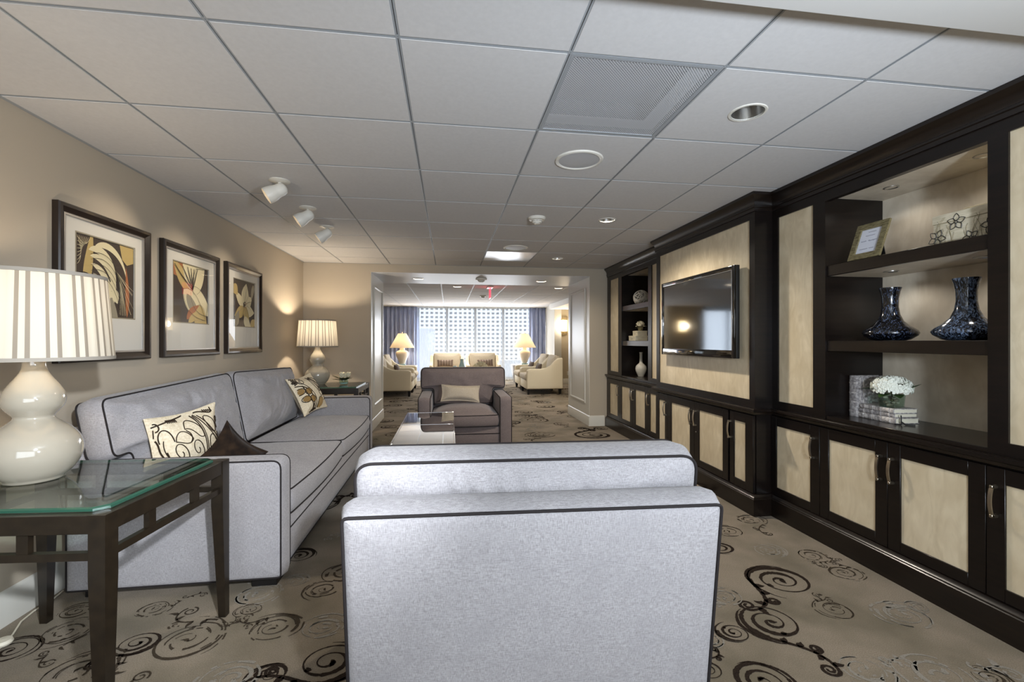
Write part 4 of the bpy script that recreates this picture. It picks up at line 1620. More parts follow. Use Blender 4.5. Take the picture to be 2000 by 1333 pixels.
def club_chair(name, label, loc, rz, mat, seed):
    """faces local +y; outer width 1.0; rear foot of the back at y = 0.08"""
    t = thing(name, label, 'armchair', loc, rz)
    lean = math.radians(7.5)
    hw = 0.505
    aw = 0.135
    back_shell(t, -hw, hw, lean, 0.06, 0.80, 0.13, 0.085, mat, seed)
    for s in (-1, 1):
        arm(t, s * (hw - aw / 2 - 0.004), aw, 0.11, 0.95, 0.055, 0.625, mat)
    base_rail(t, -hw + aw + 0.002, hw - aw - 0.002, 0.20, 0.925, mat)
    iw = hw - aw - 0.008
    seat_cushion(t, -iw, iw, 0.30, 0.94, 0.308, 0.130, 0.085, mat, seed)
    # T-shaped back cushion riding over the arms
    y0c = 0.47
    ol = ([(-iw + 0.005, 0.455), (iw - 0.005, 0.455), (iw - 0.005, 0.640), (hw + 0.002, 0.640), (hw + 0.002, 0.895), (-hw - 0.002, 0.895), (-hw - 0.002, 0.640), (-iw + 0.005, 0.640)],
          [0.03, 0.03, 0.03, 0.04, 0.06, 0.06, 0.04, 0.03])
    T = Tr(0, 0.205, 0) @ Rx(lean) @ Matrix(((1, 0, 0, 0), (0, 0, 1, 0.105), (0, 1, 0, 0), (0, 0, 0, 1)))
    t_cushion(t, ol, (0, 0.70), 0.15, T, mat, seed + 2)
    feet(t, [(-0.45, 0.17), (0.45, 0.17), (-0.45, 0.88), (0.45, 0.88)])
    return t


club_chair('armchair', 'pale grey armchair turned with its broad back to us, dark piping', (0.235, 1.165, 0), math.radians(-2.4), 'fabric', 1)
club_chair('armchair', 'shade-darkened grey armchair facing us beyond the mirrored low table, cream pillow on it', (0.18, 5.79, 0), math.pi, 'velvet', 5)

# ---- three-seat sofa along the wall of pictures: local +y is world +x, local x runs along -world y
sofa = thing('sofa', 'long grey sofa with dark piping under the three framed flower prints', 'sofa', (-1.875, 3.735, 0), -math.pi / 2)
SL = 2.71
hw = SL / 2
aw = 0.14
lean = math.radians(8)
mat = 'fabric'
ol = round_poly([(-hw + 0.02, 0.06), (hw - 0.02, 0.06), (hw - 0.02, 0.80), (-hw + 0.02, 0.80)], [0.015, 0.015, 0.04, 0.04], 0.05)
mb = MB()
T = Tr(0, 0.13, 0) @ Rx(lean) @ Matrix(((1, 0, 0, 0), (0, 0, -1, 0.06), (0, 1, 0, 0), (0, 0, 0, 1)))
a, b = cushion(mb, ol, 0.12, 0.0, 0.0, 0.03, T, rings=4)
o = mb.build('back_frame', mat, sofa, 60)
piping([a], o)
for s in (-1, 1):
    arm(sofa, s * (hw - aw / 2), aw, 0.10, 1.055, 0.050, 0.640, mat)
base_rail(sofa, -hw + aw, hw - aw, 0.22, 1.035, mat)
iw = hw - aw - 0.005
for s, sd in ((1, 3), (-1, 4)):
    x0, x1 = (0.004, iw) if s > 0 else (-iw, -0.004)
    seat_cushion(sofa, x0, x1, 0.34, 1.05, 0.308, 0.140, 0.055, mat, sd)
    T = Tr(0, 0.270, 0) @ Rx(math.radians(11)) @ Matrix(((1, 0, 0, 0), (0, 0, 1, 0.085), (0, 1, 0, 0), (0, 0, 0, 1)))
    X0, X1 = 0.01, hw - 0.028
    if s > 0:
        pts = [(X0, 0.425), (iw - 0.01, 0.425), (iw - 0.01, 0.648), (X1, 0.648), (X1, 0.945), (X0, 0.985)]
        rad = [0.05, 0.03, 0.03, 0.05, 0.05, 0.09]
        ctr = (0.62, 0.76)
    else:
        pts = [(-X0, 0.985), (-X1, 0.945), (-X1, 0.648), (-iw + 0.01, 0.648), (-iw + 0.01, 0.425), (-X0, 0.425)]
        rad = [0.09, 0.05, 0.05, 0.03, 0.03, 0.05]
        ctr = (-0.62, 0.76)
    t_cushion(sofa, (pts, rad), ctr, 0.13, T, mat, sd + 5, pf=0.105, pb=0.02, wr=0.030)
feet(sofa, [(-hw + 0.10, 0.20), (hw - 0.10, 0.20)], 0.055, 0.10)
feet(sofa, [(-hw + 0.10, 0.96), (hw - 0.10, 0.96)], 0.055, 0.12)


def spiral_pts(cx, cy, r, turns, a0, hand=1, n=40, k=0.12):
    return [(cx + r * (k + (1 - k) * t) * math.cos(a0 + hand * turns * 6.283 * (t - 1)), cy + r * (k + (1 - k) * t) * math.sin(a0 + hand * turns * 6.283 * (t - 1))) for t in [i / n for i in range(n + 1)]]


def throw_pillow(name, label, w, h, T, mat, puff=0.075, lines=None, line_mats=(), seed=0, pinch=0.03, wr=0.004, pipe=None, t=0.022, rounds=0.02):
    """pillow with pinched corners; lines = [(pts, width, material slot)] drawn on the front face"""
    ol = []
    n = 14
    cs = [(-w / 2, -h / 2), (w / 2, -h / 2), (w / 2, h / 2), (-w / 2, h / 2)]
    for i in range(4):
        a, b = Vector(cs[i]), Vector(cs[(i + 1) % 4])
        d = (b - a)
        nrm = Vector((-d.y, d.x)).normalized()
        for k in range(n):
            s = k / n
            p = a + d * s + nrm * pinch * math.sin(math.pi * s) * (0.8 + 0.2 * math.sin(seed + i))
            ol.append((p.x, p.y))
    bb = (min(p[0] for p in ol), max(p[0] for p in ol), min(p[1] for p in ol), max(p[1] for p in ol))
    mb = MB()
    a, b = cushion(mb, ol, t, puff, puff, 0.010, Matrix.Identity(4), rings=9, wr=wr, wf=9, seed=seed, power=1.8)
    o = mb.build(name, mat, None, 70)
    o.matrix_world = T
    tag(o, label, 'pillow')

    def surf(x, y):
        # height of the front face above the mid plane
        s = 0.0
        for i in range(len(ol)):
            j = (i + 1) % len(ol)
            x1, y1, x2, y2 = ol[i][0], ol[i][1], ol[j][0], ol[j][1]
            den = x * (y2 - y1) - y * (x2 - x1)
            if abs(den) < 1e-9:
                continue
            u = (x1 * (y2 - y1) - y1 * (x2 - x1)) / den
            v = (x1 * y - y1 * x) / den
            if u > 0 and -0.001 <= v <= 1.001:
                s = 1 / u
                break
        s = min(1.0, s * 1.03)
        ww_ = noise.noise(Vector((x * 9 + seed * 7.3, y * 9 - seed * 3.1, seed * 1.7))) + 0.5 * noise.noise(Vector((x * 20.7, y * 20.7 + seed, 4.2)))
        return t / 2 + crown(x, y, s, *bb, puff) + wr * ww_ * (0.35 + 0.65 * (1 - s ** 4)), s

    if lines:
        mb = MB()
        for pts, wd, ms in lines:
            q = []
            for i in range(len(pts)):
                if i:
                    (x0, y0), (x1, y1) = pts[i - 1], pts[i]
                    k = max(1, int(math.hypot(x1 - x0, y1 - y0) / 0.012))
                    for j in range(1, k + 1):
                        q.append((x0 + (x1 - x0) * j / k, y0 + (y1 - y0) * j / k))
                else:
                    q.append(pts[0])
            run = []
            for x, y in q:
                z, s = surf(x, y)
                if s < 0.985:
                    run.append((x, y, z + 0.0006))
                else:
                    if len(run) > 1:
                        mb.tube(run, wd, False, 5, ms)
                    run = []
            if len(run) > 1:
                mb.tube(run, wd, False, 5, ms)
        mb.build('embroidery', list(line_mats), o)
    if pipe:
        piping([a], o, 0.004, True, pipe)
    return o


def blob(cx, cy, rx, ry, rot, n=26):
    return [(cx + rx * math.cos(t) * math.cos(rot) - ry * math.sin(t) * math.sin(rot), cy + rx * math.cos(t) * math.sin(rot) + ry * math.sin(t) * math.cos(rot)) for t in [2 * math.pi * i / n for i in range(n + 1)]]


def fill_blob(cx, cy, rx, ry, rot, n=9):
    """zig-zag strokes that fill an oval"""
    out = []
    for i in range(n):
        v = -0.92 + 1.84 * i / (n - 1)
        u = math.sqrt(1 - v * v) * 0.94
        pr = [(-u, v), (u, v)] if i % 2 == 0 else [(u, v), (-u, v)]
        for x, y in pr:
            out.append((cx + rx * x * math.cos(rot) - ry * y * math.sin(rot), cy + rx * x * math.sin(rot) + ry * y * math.cos(rot)))
    return out


def bez(p0, p1, p2, p3, n=18):
    return [tuple((1 - t) ** 3 * a + 3 * t * (1 - t) ** 2 * b + 3 * t * t * (1 - t) * c + t ** 3 * d for a, b, c, d in zip(p0, p1, p2, p3)) for t in [i / n for i in range(n + 1)]]


def basis(origin, xax, nrm):
    """matrix with local x along xax and local z along nrm"""
    z = Vector(nrm).normalized()
    x = Vector(xax)
    x = (x - z * x.dot(z)).normalized()
    y = z.cross(x)
    return Matrix(((x.x, y.x, z.x, origin[0]), (x.y, y.y, z.y, origin[1]), (x.z, y.z, z.z, origin[2]), (0, 0, 0, 1)))


W1 = 0.0027


def pp(x, y):
    """pillow face coordinates from a flat sketch grid 680 wide, 385 high"""
    return ((x - 665) / 675 * 0.415 - 0.2075, 0.375 * ((985 - 0.39 * (x - 665) - y) / 385 - 0.5))


def pl_(*q):
    return [pp(x, y) for x, y in q]


def pe(x, y, rx, ry, rot=0.0):
    return [pp(x + rx * math.cos(t) * math.cos(rot) - ry * math.sin(t) * math.sin(rot), y + rx * math.cos(t) * math.sin(rot) + ry * math.sin(t) * math.cos(rot)) for t in [2 * math.pi * i / 26 for i in range(27)]]


def ps(x, y, r, turns, a0, hand):
    return [pp(u, v) for u, v in spiral_pts(x, y, r, turns, a0, hand)]


def pb3(a, b, c, d):
    return [pp(u, v) for u, v in bez(a, b, c, d)]


def scribble(x0, y0, x1, y1, amp, n):
    return [pp(x0 + (x1 - x0) * i / n, y0 + (y1 - y0) * i / n + (amp if i % 2 else -amp)) for i in range(n + 1)]


scr = [
    (ps(835, 745, 78, 1.55, 2.6, 1), W1, 0), (ps(985, 690, 74, 1.5, 2.2, 1), W1, 0), (ps(1295, 545, 42, 1.4, 0.4, -1), W1, 0),
    (pb3((735, 700), (715, 790), (790, 850), (900, 790)), W1, 0), (pb3((735, 790), (790, 850), (850, 860), (920, 905)), W1 * 1.3, 0), (pb3((745, 760), (770, 840), (800, 870), (830, 930)), W1 * 1.3, 0),
    (pb3((1060, 920), (1075, 760), (1120, 640), (1010, 480)), W1 * 1.3, 0), (pb3((1078, 920), (1092, 760), (1138, 640), (1030, 475)), W1, 0),
    (pb3((1050, 480), (1110, 540), (1190, 590), (1335, 620)), W1, 0), (pb3((1080, 475), (1150, 530), (1220, 575), (1330, 595)), W1, 0),
    (pe(1172, 645, 52, 78, -0.25), W1, 0), (pe(1132, 762, 52, 54), W1, 0), (pe(1272, 668, 32, 48, 0.4), W1, 0), (pe(1240, 730, 26, 40, 0.2), W1, 0),
    (pb3((900, 600), (920, 500), (1060, 520), (1062, 600)), W1, 0), (pb3((1062, 600), (1000, 640), (980, 560), (900, 600)), W1, 0), (pb3((905, 605), (950, 610), (950, 640), (925, 665)), W1, 0),
    (pb3((1115, 490), (1130, 440), (1230, 450), (1225, 500)), W1, 0), (pb3((1225, 500), (1210, 570), (1130, 560), (1115, 490)), W1, 0), (pe(1275, 465, 32, 34), W1, 0),
    (pb3((810, 690), (820, 620), (900, 590), (950, 640)), W1, 0), (pb3((950, 640), (920, 690), (870, 680), (810, 690)), W1, 0), (pb3((715, 720), (690, 640), (780, 600), (800, 690)), W1 * 1.2, 0),
    (pb3((680, 640), (760, 590), (900, 540), (990, 490)), W1 * 1.5, 0), (pb3((1080, 460), (1150, 420), (1220, 440), (1250, 400)), W1 * 1.5, 0),
    (scribble(790, 575, 880, 545, 16, 12), 0.0030, 0), (scribble(1150, 425, 1255, 392, 12, 12), 0.0030, 0),
    (scribble(690, 660, 690, 700, 10, 8), 0.0028, 0), (pb3((685, 700), (720, 720), (700, 760), (725, 790)), W1 * 1.6, 0), (pb3((690, 760), (700, 820), (690, 860), (720, 900)), W1 * 1.6, 0), (pb3((700, 860), (740, 850), (760, 900), (800, 940)), W1 * 1.4, 0),
    (pb3((690, 620), (720, 600), (740, 640), (700, 660)), W1 * 1.4, 0), (pb3((1180, 700), (1220, 760), (1180, 820), (1210, 860)), W1, 0),
]
throw_pillow('throw_pillow', 'cream pillow with dark scrolls leaning at the sofa end nearer us', 0.43, 0.39,
             basis((-1.435, 2.735, 0.655), (0.33, 0.94, 0.07), (0.94, -0.33, 0.10)), 'pattern_cream', 0.075, scr, ('pattern_brown',), 2)
throw_pillow('throw_pillow', 'small dark brown velvet pillow standing on one corner on the sofa', 0.30, 0.30,
             basis((-1.205, 2.715, 0.575), (0.45, 0.60, 0.72), (0.70, -0.62, 0.20)), 'brown_velvet', 0.06, seed=6)
scr2 = [
    (spiral_pts(-0.10, 0.125, 0.050, 1.5, 0.6, -1), 0.0030, 0),
    (bez((-0.20, 0.17), (-0.05, 0.08), (0.02, -0.05), (-0.07, -0.20)), 0.0034, 0),
    (bez((-0.21, 0.10), (-0.07, 0.10), (-0.01, -0.06), (-0.11, -0.20)), 0.0050, 0),
    (bez((0.0, 0.19), (0.02, 0.05), (0.09, 0.02), (0.12, -0.06)), 0.0030, 0),
    (blob(0.045, 0.055, 0.085, 0.026, 2.0), 0.0030, 0), (blob(0.105, 0.085, 0.085, 0.022, 2.4), 0.0030, 0),
    (blob(0.085, -0.025, 0.05, 0.03, 1.3), 0.0030, 0), (blob(0.155, 0.0, 0.05, 0.024, 1.0), 0.0030, 0),
    (blob(0.035, -0.13, 0.055, 0.040, 1.2), 0.0034, 0), (fill_blob(0.035, -0.13, 0.048, 0.034, 1.2, 9), 0.0050, 1),
    (blob(-0.150, 0.030, 0.034, 0.030, 0), 0.0036, 0), (fill_blob(-0.150, 0.030, 0.029, 0.025, 0, 8), 0.0046, 1),
    (blob(-0.085, 0.010, 0.034, 0.032, 0), 0.0036, 0), (fill_blob(-0.085, 0.010, 0.029, 0.027, 0, 8), 0.0046, 1),
    (blob(-0.130, -0.055, 0.032, 0.030, 0), 0.0036, 0), (fill_blob(-0.130, -0.055, 0.027, 0.025, 0, 8), 0.0046, 1),
    (blob(-0.072, -0.070, 0.032, 0.032, 0), 0.0036, 0), (fill_blob(-0.072, -0.070, 0.027, 0.027, 0, 8), 0.0046, 1),
    (bez((-0.12, 0.08), (-0.11, 0.0), (-0.10, -0.06), (-0.08, -0.16)), 0.005, 0),
    (fill_blob(-0.17, 0.15, 0.030, 0.045, 0.4, 9), 0.0055, 0),
    (fill_blob(-0.08, -0.175, 0.06, 0.015, 0.2, 6), 0.0055, 0),
    (bez((0.10, -0.12), (0.14, -0.10), (0.17, -0.05), (0.20, -0.08)), 0.0030, 0), (spiral_pts(0.14, -0.09, 0.03, 1.3, 0, 1), 0.002, 0),
]
throw_pillow('throw_pillow', 'cream pillow with dark scrolls and gold ovals at the lamp end of the sofa', 0.40, 0.39,
             basis((-1.372, 4.675, 0.712), (0.261, 0.961, 0.086), (0.855, -0.272, 0.441)), 'pattern_cream', 0.085, scr2, ('pattern_brown', 'pattern_gold'), 4)
throw_pillow('lumbar_pillow', 'cream lumbar pillow lying in the shade-darkened grey armchair', 0.44, 0.20,
             basis((0.135, 5.205, 0.628), (-1, 0.0, 0.05), (0, -1, 0.42)) @ Rz(math.pi), 'pillow_cream', 0.055, seed=3, pinch=0.020, pipe='pillow_cream')

# ================================================================== TABLES
def tapered_leg(mb, x, y, z1, s0, s1, sx, sy, z0=0.0, zt=0.50):
    """square leg, straight to zt then tapering on its two inner faces towards the floor"""
    a, b = s1, s0
    xo, yo = x + sx * a / 2, y + sy * a / 2
    vs = []
    for z, s in ((z0, b), (zt, a), (z1, a)):
        for dx, dy in ((0, 0), (1, 0), (1, 1), (0, 1)):
            vs.append((xo - sx * s * dx, yo - sy * s * dy, z))
    fs = [(0, 1, 2, 3), (8, 9, 10, 11)]
    for r in (0, 4):
        fs += [(r + i, r + (i + 1) % 4, r + 4 + (i + 1) % 4, r + 4 + i) for i in range(4)]
    mb.add(vs, fs)


def end_table(label, loc, rz, hx, hy, group=None):
    t = thing('end_table', label, 'table', loc, rz, group)
    H = 0.700
    s = 0.050
    for sx in (-1, 1):
        for sy in (-1, 1):
            mb = MB()
            tapered_leg(mb, sx * (hx - s / 2), sy * (hy - s / 2), H, 0.030, s, sx, sy)
            mb.build('leg', 'table_wood', t, 20)
    ap = MB()
    for sy in (-1, 1):
        y = sy * (hy - 0.017)
        ap.box(-hx + s, hx - s, y - 0.014, y + 0.014, H - 0.058, H - 0.001, 0, 0.0015, seg=1)
    for sx in (-1, 1):
        x = sx * (hx - 0.017)
        ap.box(x - 0.014, x + 0.014, -hy + s, hy - s, H - 0.058, H - 0.001, 0, 0.0015, seg=1)
    ap.build('apron', 'table_wood', t)
    st = MB()
    for sy in (-1, 1):
        y = sy * (hy - 0.020)
        st.box(-hx + s, hx - s, y - 0.010, y + 0.010, H - 0.142, H - 0.118)
        for q in (-0.28, 0.28):
            st.box(q * hx * 1.3 - 0.017, q * hx * 1.3 + 0.017, y - 0.009, y + 0.009, H - 0.118, H - 0.058)
    for sx in (-1, 1):
        x = sx * (hx - 0.020)
        st.box(x - 0.010, x + 0.010, -hy + s, hy - s, H - 0.142, H - 0.118)
        for q in (-0.28, 0.28):
            st.box(x - 0.009, x + 0.009, q * hy * 1.3 - 0.017, q * hy * 1.3 + 0.017, H - 0.118, H - 0.058)
    st.build('stretcher', 'table_wood', t)
    g = 0.012
    c = 0.030
    gx, gy = hx - 0.034, hy - 0.034
    oc = [(-gx + c, -gy), (gx - c, -gy), (gx, -gy + c), (gx, gy - c), (gx - c, gy), (-gx + c, gy), (-gx, gy - c), (-gx, -gy + c)]
    ic = [(x * (1 - 0.007 / hx), y * (1 - 0.007 / hy)) for x, y in oc]
    n = 8
    top = MB()
    top.add([(x, y, H + 0.0005) for x, y in oc], [list(range(n))], 0)
    top.add([(x, y, H + g) for x, y in ic], [list(range(n))], 0)
    ed = [(x, y, H + 0.0005) for x, y in oc] + [(x, y, H + g - 0.004) for x, y in oc] + [(x, y, H + g) for x, y in ic]
    top.add(ed, [(r * n + i, r * n + (i + 1) % n, r * n + n + (i + 1) % n, r * n + n + i) for r in (0, 1) for i in range(n)], 1)
    top.build('glass_top', ['glass', 'glass_edge'], t, 20)
    # thin rebate the glass lies on
    rb = MB()
    for sx in (-1, 1):
        rb.box(sx * (hx - 0.040) - 0.012, sx * (hx - 0.040) + 0.012, -hy + 0.03, hy - 0.03, H - 0.010, H - 0.0006)
    for sy in (-1, 1):
        rb.box(-hx + 0.03, hx - 0.03, sy * (hy - 0.040) - 0.012, sy * (hy - 0.040) + 0.012, H - 0.010, H - 0.0006)
    rb.build('rebate', 'table_wood', t)
    return t


NT = (-1.395, 1.897)
end_table('bronze-stained end table with glass top, nearest us in front of the sofa arm', (NT[0], NT[1], 0), math.radians(-4.5), 0.39, 0.335, 'glass-topped end tables')
end_table('bronze-stained end table with glass top in the corner beyond the sofa', (-1.385, 5.62, 0), 0, 0.385, 0.36, 'glass-topped end tables')

# long low table with two mirror panels
ct = thing('coffee_table', 'long narrow low table with a mirrored top in two panels', 'table', (-0.175, 3.67, 0))
cw, cl, chh = 0.225, 0.90, 0.52
mb = MB()
mb.box(-cw, cw, -cl, cl, chh - 0.055, chh - 0.006, 0, 0.003, seg=1)
mb.build('apron', 'mirror_side', ct)
mb = MB()
for x in (-cw, cw - 0.014):
    mb.box(x, x + 0.014, -cl, cl, chh - 0.012, chh + 0.002, 0, 0.002, seg=1)
for y in (-cl, 0.235, cl - 0.014):
    mb.box(-cw, cw, y, y + 0.016, chh - 0.012, chh + 0.0022, 0, 0.002, seg=1)
mb.build('rim', 'chrome', ct)
MB().box(-cw + 0.014, cw - 0.014, -cl + 0.014, 0.235, chh - 0.006, chh).build('mirror_panel', 'mirror', ct)
MB().box(-cw + 0.014, cw - 0.014, 0.251, cl - 0.014, chh - 0.006, chh).build('mirror_panel', 'mirror', ct)
for sx in (-1, 1):
    for sy in (-1, 1):
        MB().box(sx * (cw - 0.025) - 0.02, sx * (cw - 0.025) + 0.02, sy * (cl - 0.03) - 0.02, sy * (cl - 0.03) + 0.02, 0, chh - 0.05, 0, 0.002, seg=1).build('leg', 'mirror_side', ct)

# ================================================================== LAMPS
def gourd_lamp(label, loc, power, rz, group):
    t = thing('table_lamp', label, 'lamp', loc, rz, group)
    pf = [(0.0, 0.001), (0.082, 0.0), (0.086, 0.004), (0.088, 0.010)]
    ctl = [(0.088, 0.010), (0.112, 0.035), (0.133, 0.075), (0.138, 0.112), (0.128, 0.152), (0.100, 0.190), (0.072, 0.214), (0.058, 0.228), (0.057, 0.238), (0.066, 0.250), (0.082, 0.272), (0.088, 0.298), (0.083, 0.326), (0.068, 0.355), (0.050, 0.382), (0.038, 0.405), (0.033, 0.430), (0.033, 0.470), (0.0, 0.471)]
    for i in range(len(ctl) - 1):
        p0 = ctl[max(0, i - 1)]
        p1, p2 = ctl[i], ctl[i + 1]
        p3 = ctl[min(len(ctl) - 1, i + 2)]
        for k in range(1, 5):
            s = k / 4
            q = [0.5 * ((2 * b) + (-a + c) * s + (2 * a - 5 * b + 4 * c - d) * s * s + (-a + 3 * b - 3 * c + d) * s ** 3) for a, b, c, d in zip(p0, p1, p2, p3)]
            pf.append((max(0, q[0]), q[1]))
    MB().lathe(pf, 56).build('base', 'ceramic', t, 60)
    z0, z1, r0, r1 = 0.452, 0.762, 0.228, 0.204
    n = 180
    vs, fs = [], []
    for j in range(9):
        s = j / 8
        for k in range(n):
            a = 2 * math.pi * k / n
            r = r0 + (r1 - r0) * s + 0.0022 * (1 if (k % 10) in (0, 1, 5) else 0)
            vs.append((r * math.cos(a), r * math.sin(a), z0 + (z1 - z0) * s))
    for j in range(8):
        for k in range(n):
            fs.append((j * n + k, j * n + (k + 1) % n, j * n + n + (k + 1) % n, j * n + n + k))
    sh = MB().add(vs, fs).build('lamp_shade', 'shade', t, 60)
    for z, r in ((z0, r0), (z1, r1)):
        MB().lathe([(r - 0.001, z - 0.006), (r + 0.0035, z - 0.006), (r + 0.0035, z + 0.007), (r - 0.001, z + 0.007)], 72, 0, None, False).build('shade_band', 'shade_trim', sh)
    hp = MB()
    hp.tube([(0, 0, 0.46), (0, 0, 0.56)], 0.010, seg=10)
    for k in range(3):
        a = k * 2.094
        hp.tube([(0, 0, z1 - 0.006), (r1 * math.cos(a), r1 * math.sin(a), z1)], 0.0018, seg=5)
    hp.tube([(0.03, 0, 0.50), (0.055, 0, 0.58), (0.05, 0, 0.70), (0, 0, z1 - 0.006), (-0.05, 0, 0.70), (-0.055, 0, 0.58), (-0.03, 0, 0.50)], 0.0018, seg=5)
    hp.build('harp', 'nickel', t)
    MB().sphere((0, 0, z1 + 0.012), 0.012, 0, 14, 10, (1, 1, 0.85)).build('finial', 'ceramic', t)
    MB().sphere((0, 0, 0.615), 0.022, 0, 14, 10, (1, 1, 1.2)).build('bulb', 'bulb', t)
    L = light('lamp_glow', 'POINT', (0, 0, 0.66), power, WARM, shadow_soft_size=0.03)
    L.parent = t
    return t


TT = 0.713
gourd_lamp('white double-gourd lamp with pleated shade on the end table nearest us', (-1.535, 1.925, TT), 10, 0.4, 'double-gourd lamps')
gourd_lamp('white double-gourd lamp with pleated shade in the corner beyond the sofa', (-1.555, 5.70, TT), 30, 0.1, 'double-gourd lamps')

# bowl of magnolias on the far end table
mg = thing('flower_bowl', 'small glass bowl of white tulip-like flowers with green leaves on the corner end table', 'flowers', (-1.232, 5.60, TT))
MB().lathe([(0.0, 0.002), (0.036, 0.0), (0.050, 0.018), (0.054, 0.045), (0.050, 0.062), (0.046, 0.062), (0.048, 0.044), (0.044, 0.02), (0.0, 0.008)], 28).build('bowl', 'glass', mg)
MB().lathe([(0.0, 0.009), (0.042, 0.012), (0.046, 0.026), (0.0, 0.026)], 24).build('water', 'teal_glass', mg)
mb = MB()
for cx, cy2, cz, r in ((-0.022, -0.01, 0.118, 0.040), (0.052, 0.0, 0.122, 0.034), (0.01, 0.03, 0.112, 0.034)):
    for ring_, nn, tilt in ((0.5, 4, 0.25), (1.0, 5, 0.55)):
        for k in range(nn):
            a = 2 * math.pi * k / nn + ring_
            leaf_blade(mb, (cx + 0.004 * math.cos(a), cy2 + 0.004 * math.sin(a), cz - r), (math.cos(a) * tilt, math.sin(a) * tilt, 1), r * 1.9, r * 0.62, 0, -0.10 * 0)
mb.build('flower', 'petal_cream', mg)
mb = MB()
for d, L, w in (((-1, -0.2, 0.55), 0.11, 0.020), ((-0.8, -0.6, 0.25), 0.10, 0.022), ((0.4, -1, 0.45), 0.10, 0.038), ((0.9, -0.4, 0.35), 0.09, 0.026), ((-1.0, 0.2, 0.2), 0.12, 0.014), ((0.1, -1, 0.15), 0.06, 0.030), ((0.5, 0.8, 0.4), 0.09, 0.026), ((-0.5, 0.8, 0.4), 0.09, 0.024)):
    leaf_blade(mb, (0, 0, 0.045), d, L * 1.35, w * 1.25, 0, 0.08)
mb.build('leaves', 'leaf_dark', mg)
mb = MB()
mb.tube([(-0.01, 0, 0.03), (-0.06, -0.01, 0.085), (-0.125, -0.02, 0.115)], 0.0022)
mb.tube([(0.01, 0, 0.03), (0.05, 0, 0.07), (0.10, -0.01, 0.085)], 0.0018)
mb.tube([(0, 0, 0.02), (-0.02, -0.01, 0.09)], 0.0025)
mb.tube([(0, 0, 0.02), (0.045, 0, 0.10)], 0.0025)
mb.build('stem', 'stem', mg)

# lamp cord on the carpet
cd_ = MB()
cd_.tube([(-1.868, 2.50, 0.007), (-1.855, 2.42, 0.006), (-1.86, 2.33, 0.006), (-1.845, 2.25, 0.006), (-1.80, 2.16, 0.006), (-1.77, 2.08, 0.006), (-1.765, 1.98, 0.006)], 0.0035, seg=8)
cdo = thing('power_cord', 'ivory power cord with a round foot switch lying on the carpet by the baseboard', 'cord', (0, 0, 0))
cd_.build('cable', 'cord', cdo)
MB().lathe([(0.0, 0.0), (0.026, 0.0), (0.030, 0.008), (0.026, 0.019), (0.0, 0.022)], 24, 0, Tr(-1.772, 2.085, 0.0105)).build('foot_switch', 'cord', cdo)

# ================================================================== FRAMED PRINTS
def petal(cx, cy, L, w, rot, bend=0.0, n=16):
    """a petal outline from (cx,cy) outwards"""
    a, b = [], []
    for i in range(n + 1):
        s = i / n
        ww_ = w * math.sin(math.pi * s ** 0.75) ** 0.9
        an = rot + bend * s
        x, y = cx + L * s * math.cos(an), cy + L * s * math.sin(an)
        a.append((x - ww_ * math.sin(an), y + ww_ * math.cos(an)))
        b.append((x + ww_ * math.sin(an), y - ww_ * math.cos(an)))
    return a + b[::-1][1:-1]


def clip(poly, w, h):
    def cl(P, f, inter):
        o = []
        for i in range(len(P)):
            a, b = P[i - 1], P[i]
            fa, fb = f(a), f(b)
            if fb >= 0:
                if fa < 0:
                    o.append(inter(a, b, fa, fb))
                o.append(b)
            elif fa >= 0:
                o.append(inter(a, b, fa, fb))
        return o

    def it(a, b, fa, fb):
        t = fa / (fa - fb)
        return (a[0] + (b[0] - a[0]) * t, a[1] + (b[1] - a[1]) * t)
    for f in (lambda p: w / 2 - p[0], lambda p: w / 2 + p[0], lambda p: h / 2 - p[1], lambda p: h / 2 + p[1]):
        if not poly:
            return poly
        poly = cl(poly, f, it)
    return poly


SLOT = {'D': 0, 'G': 1, 'C': 2, 'Y': 3, 'R': 4, 'L': 5}


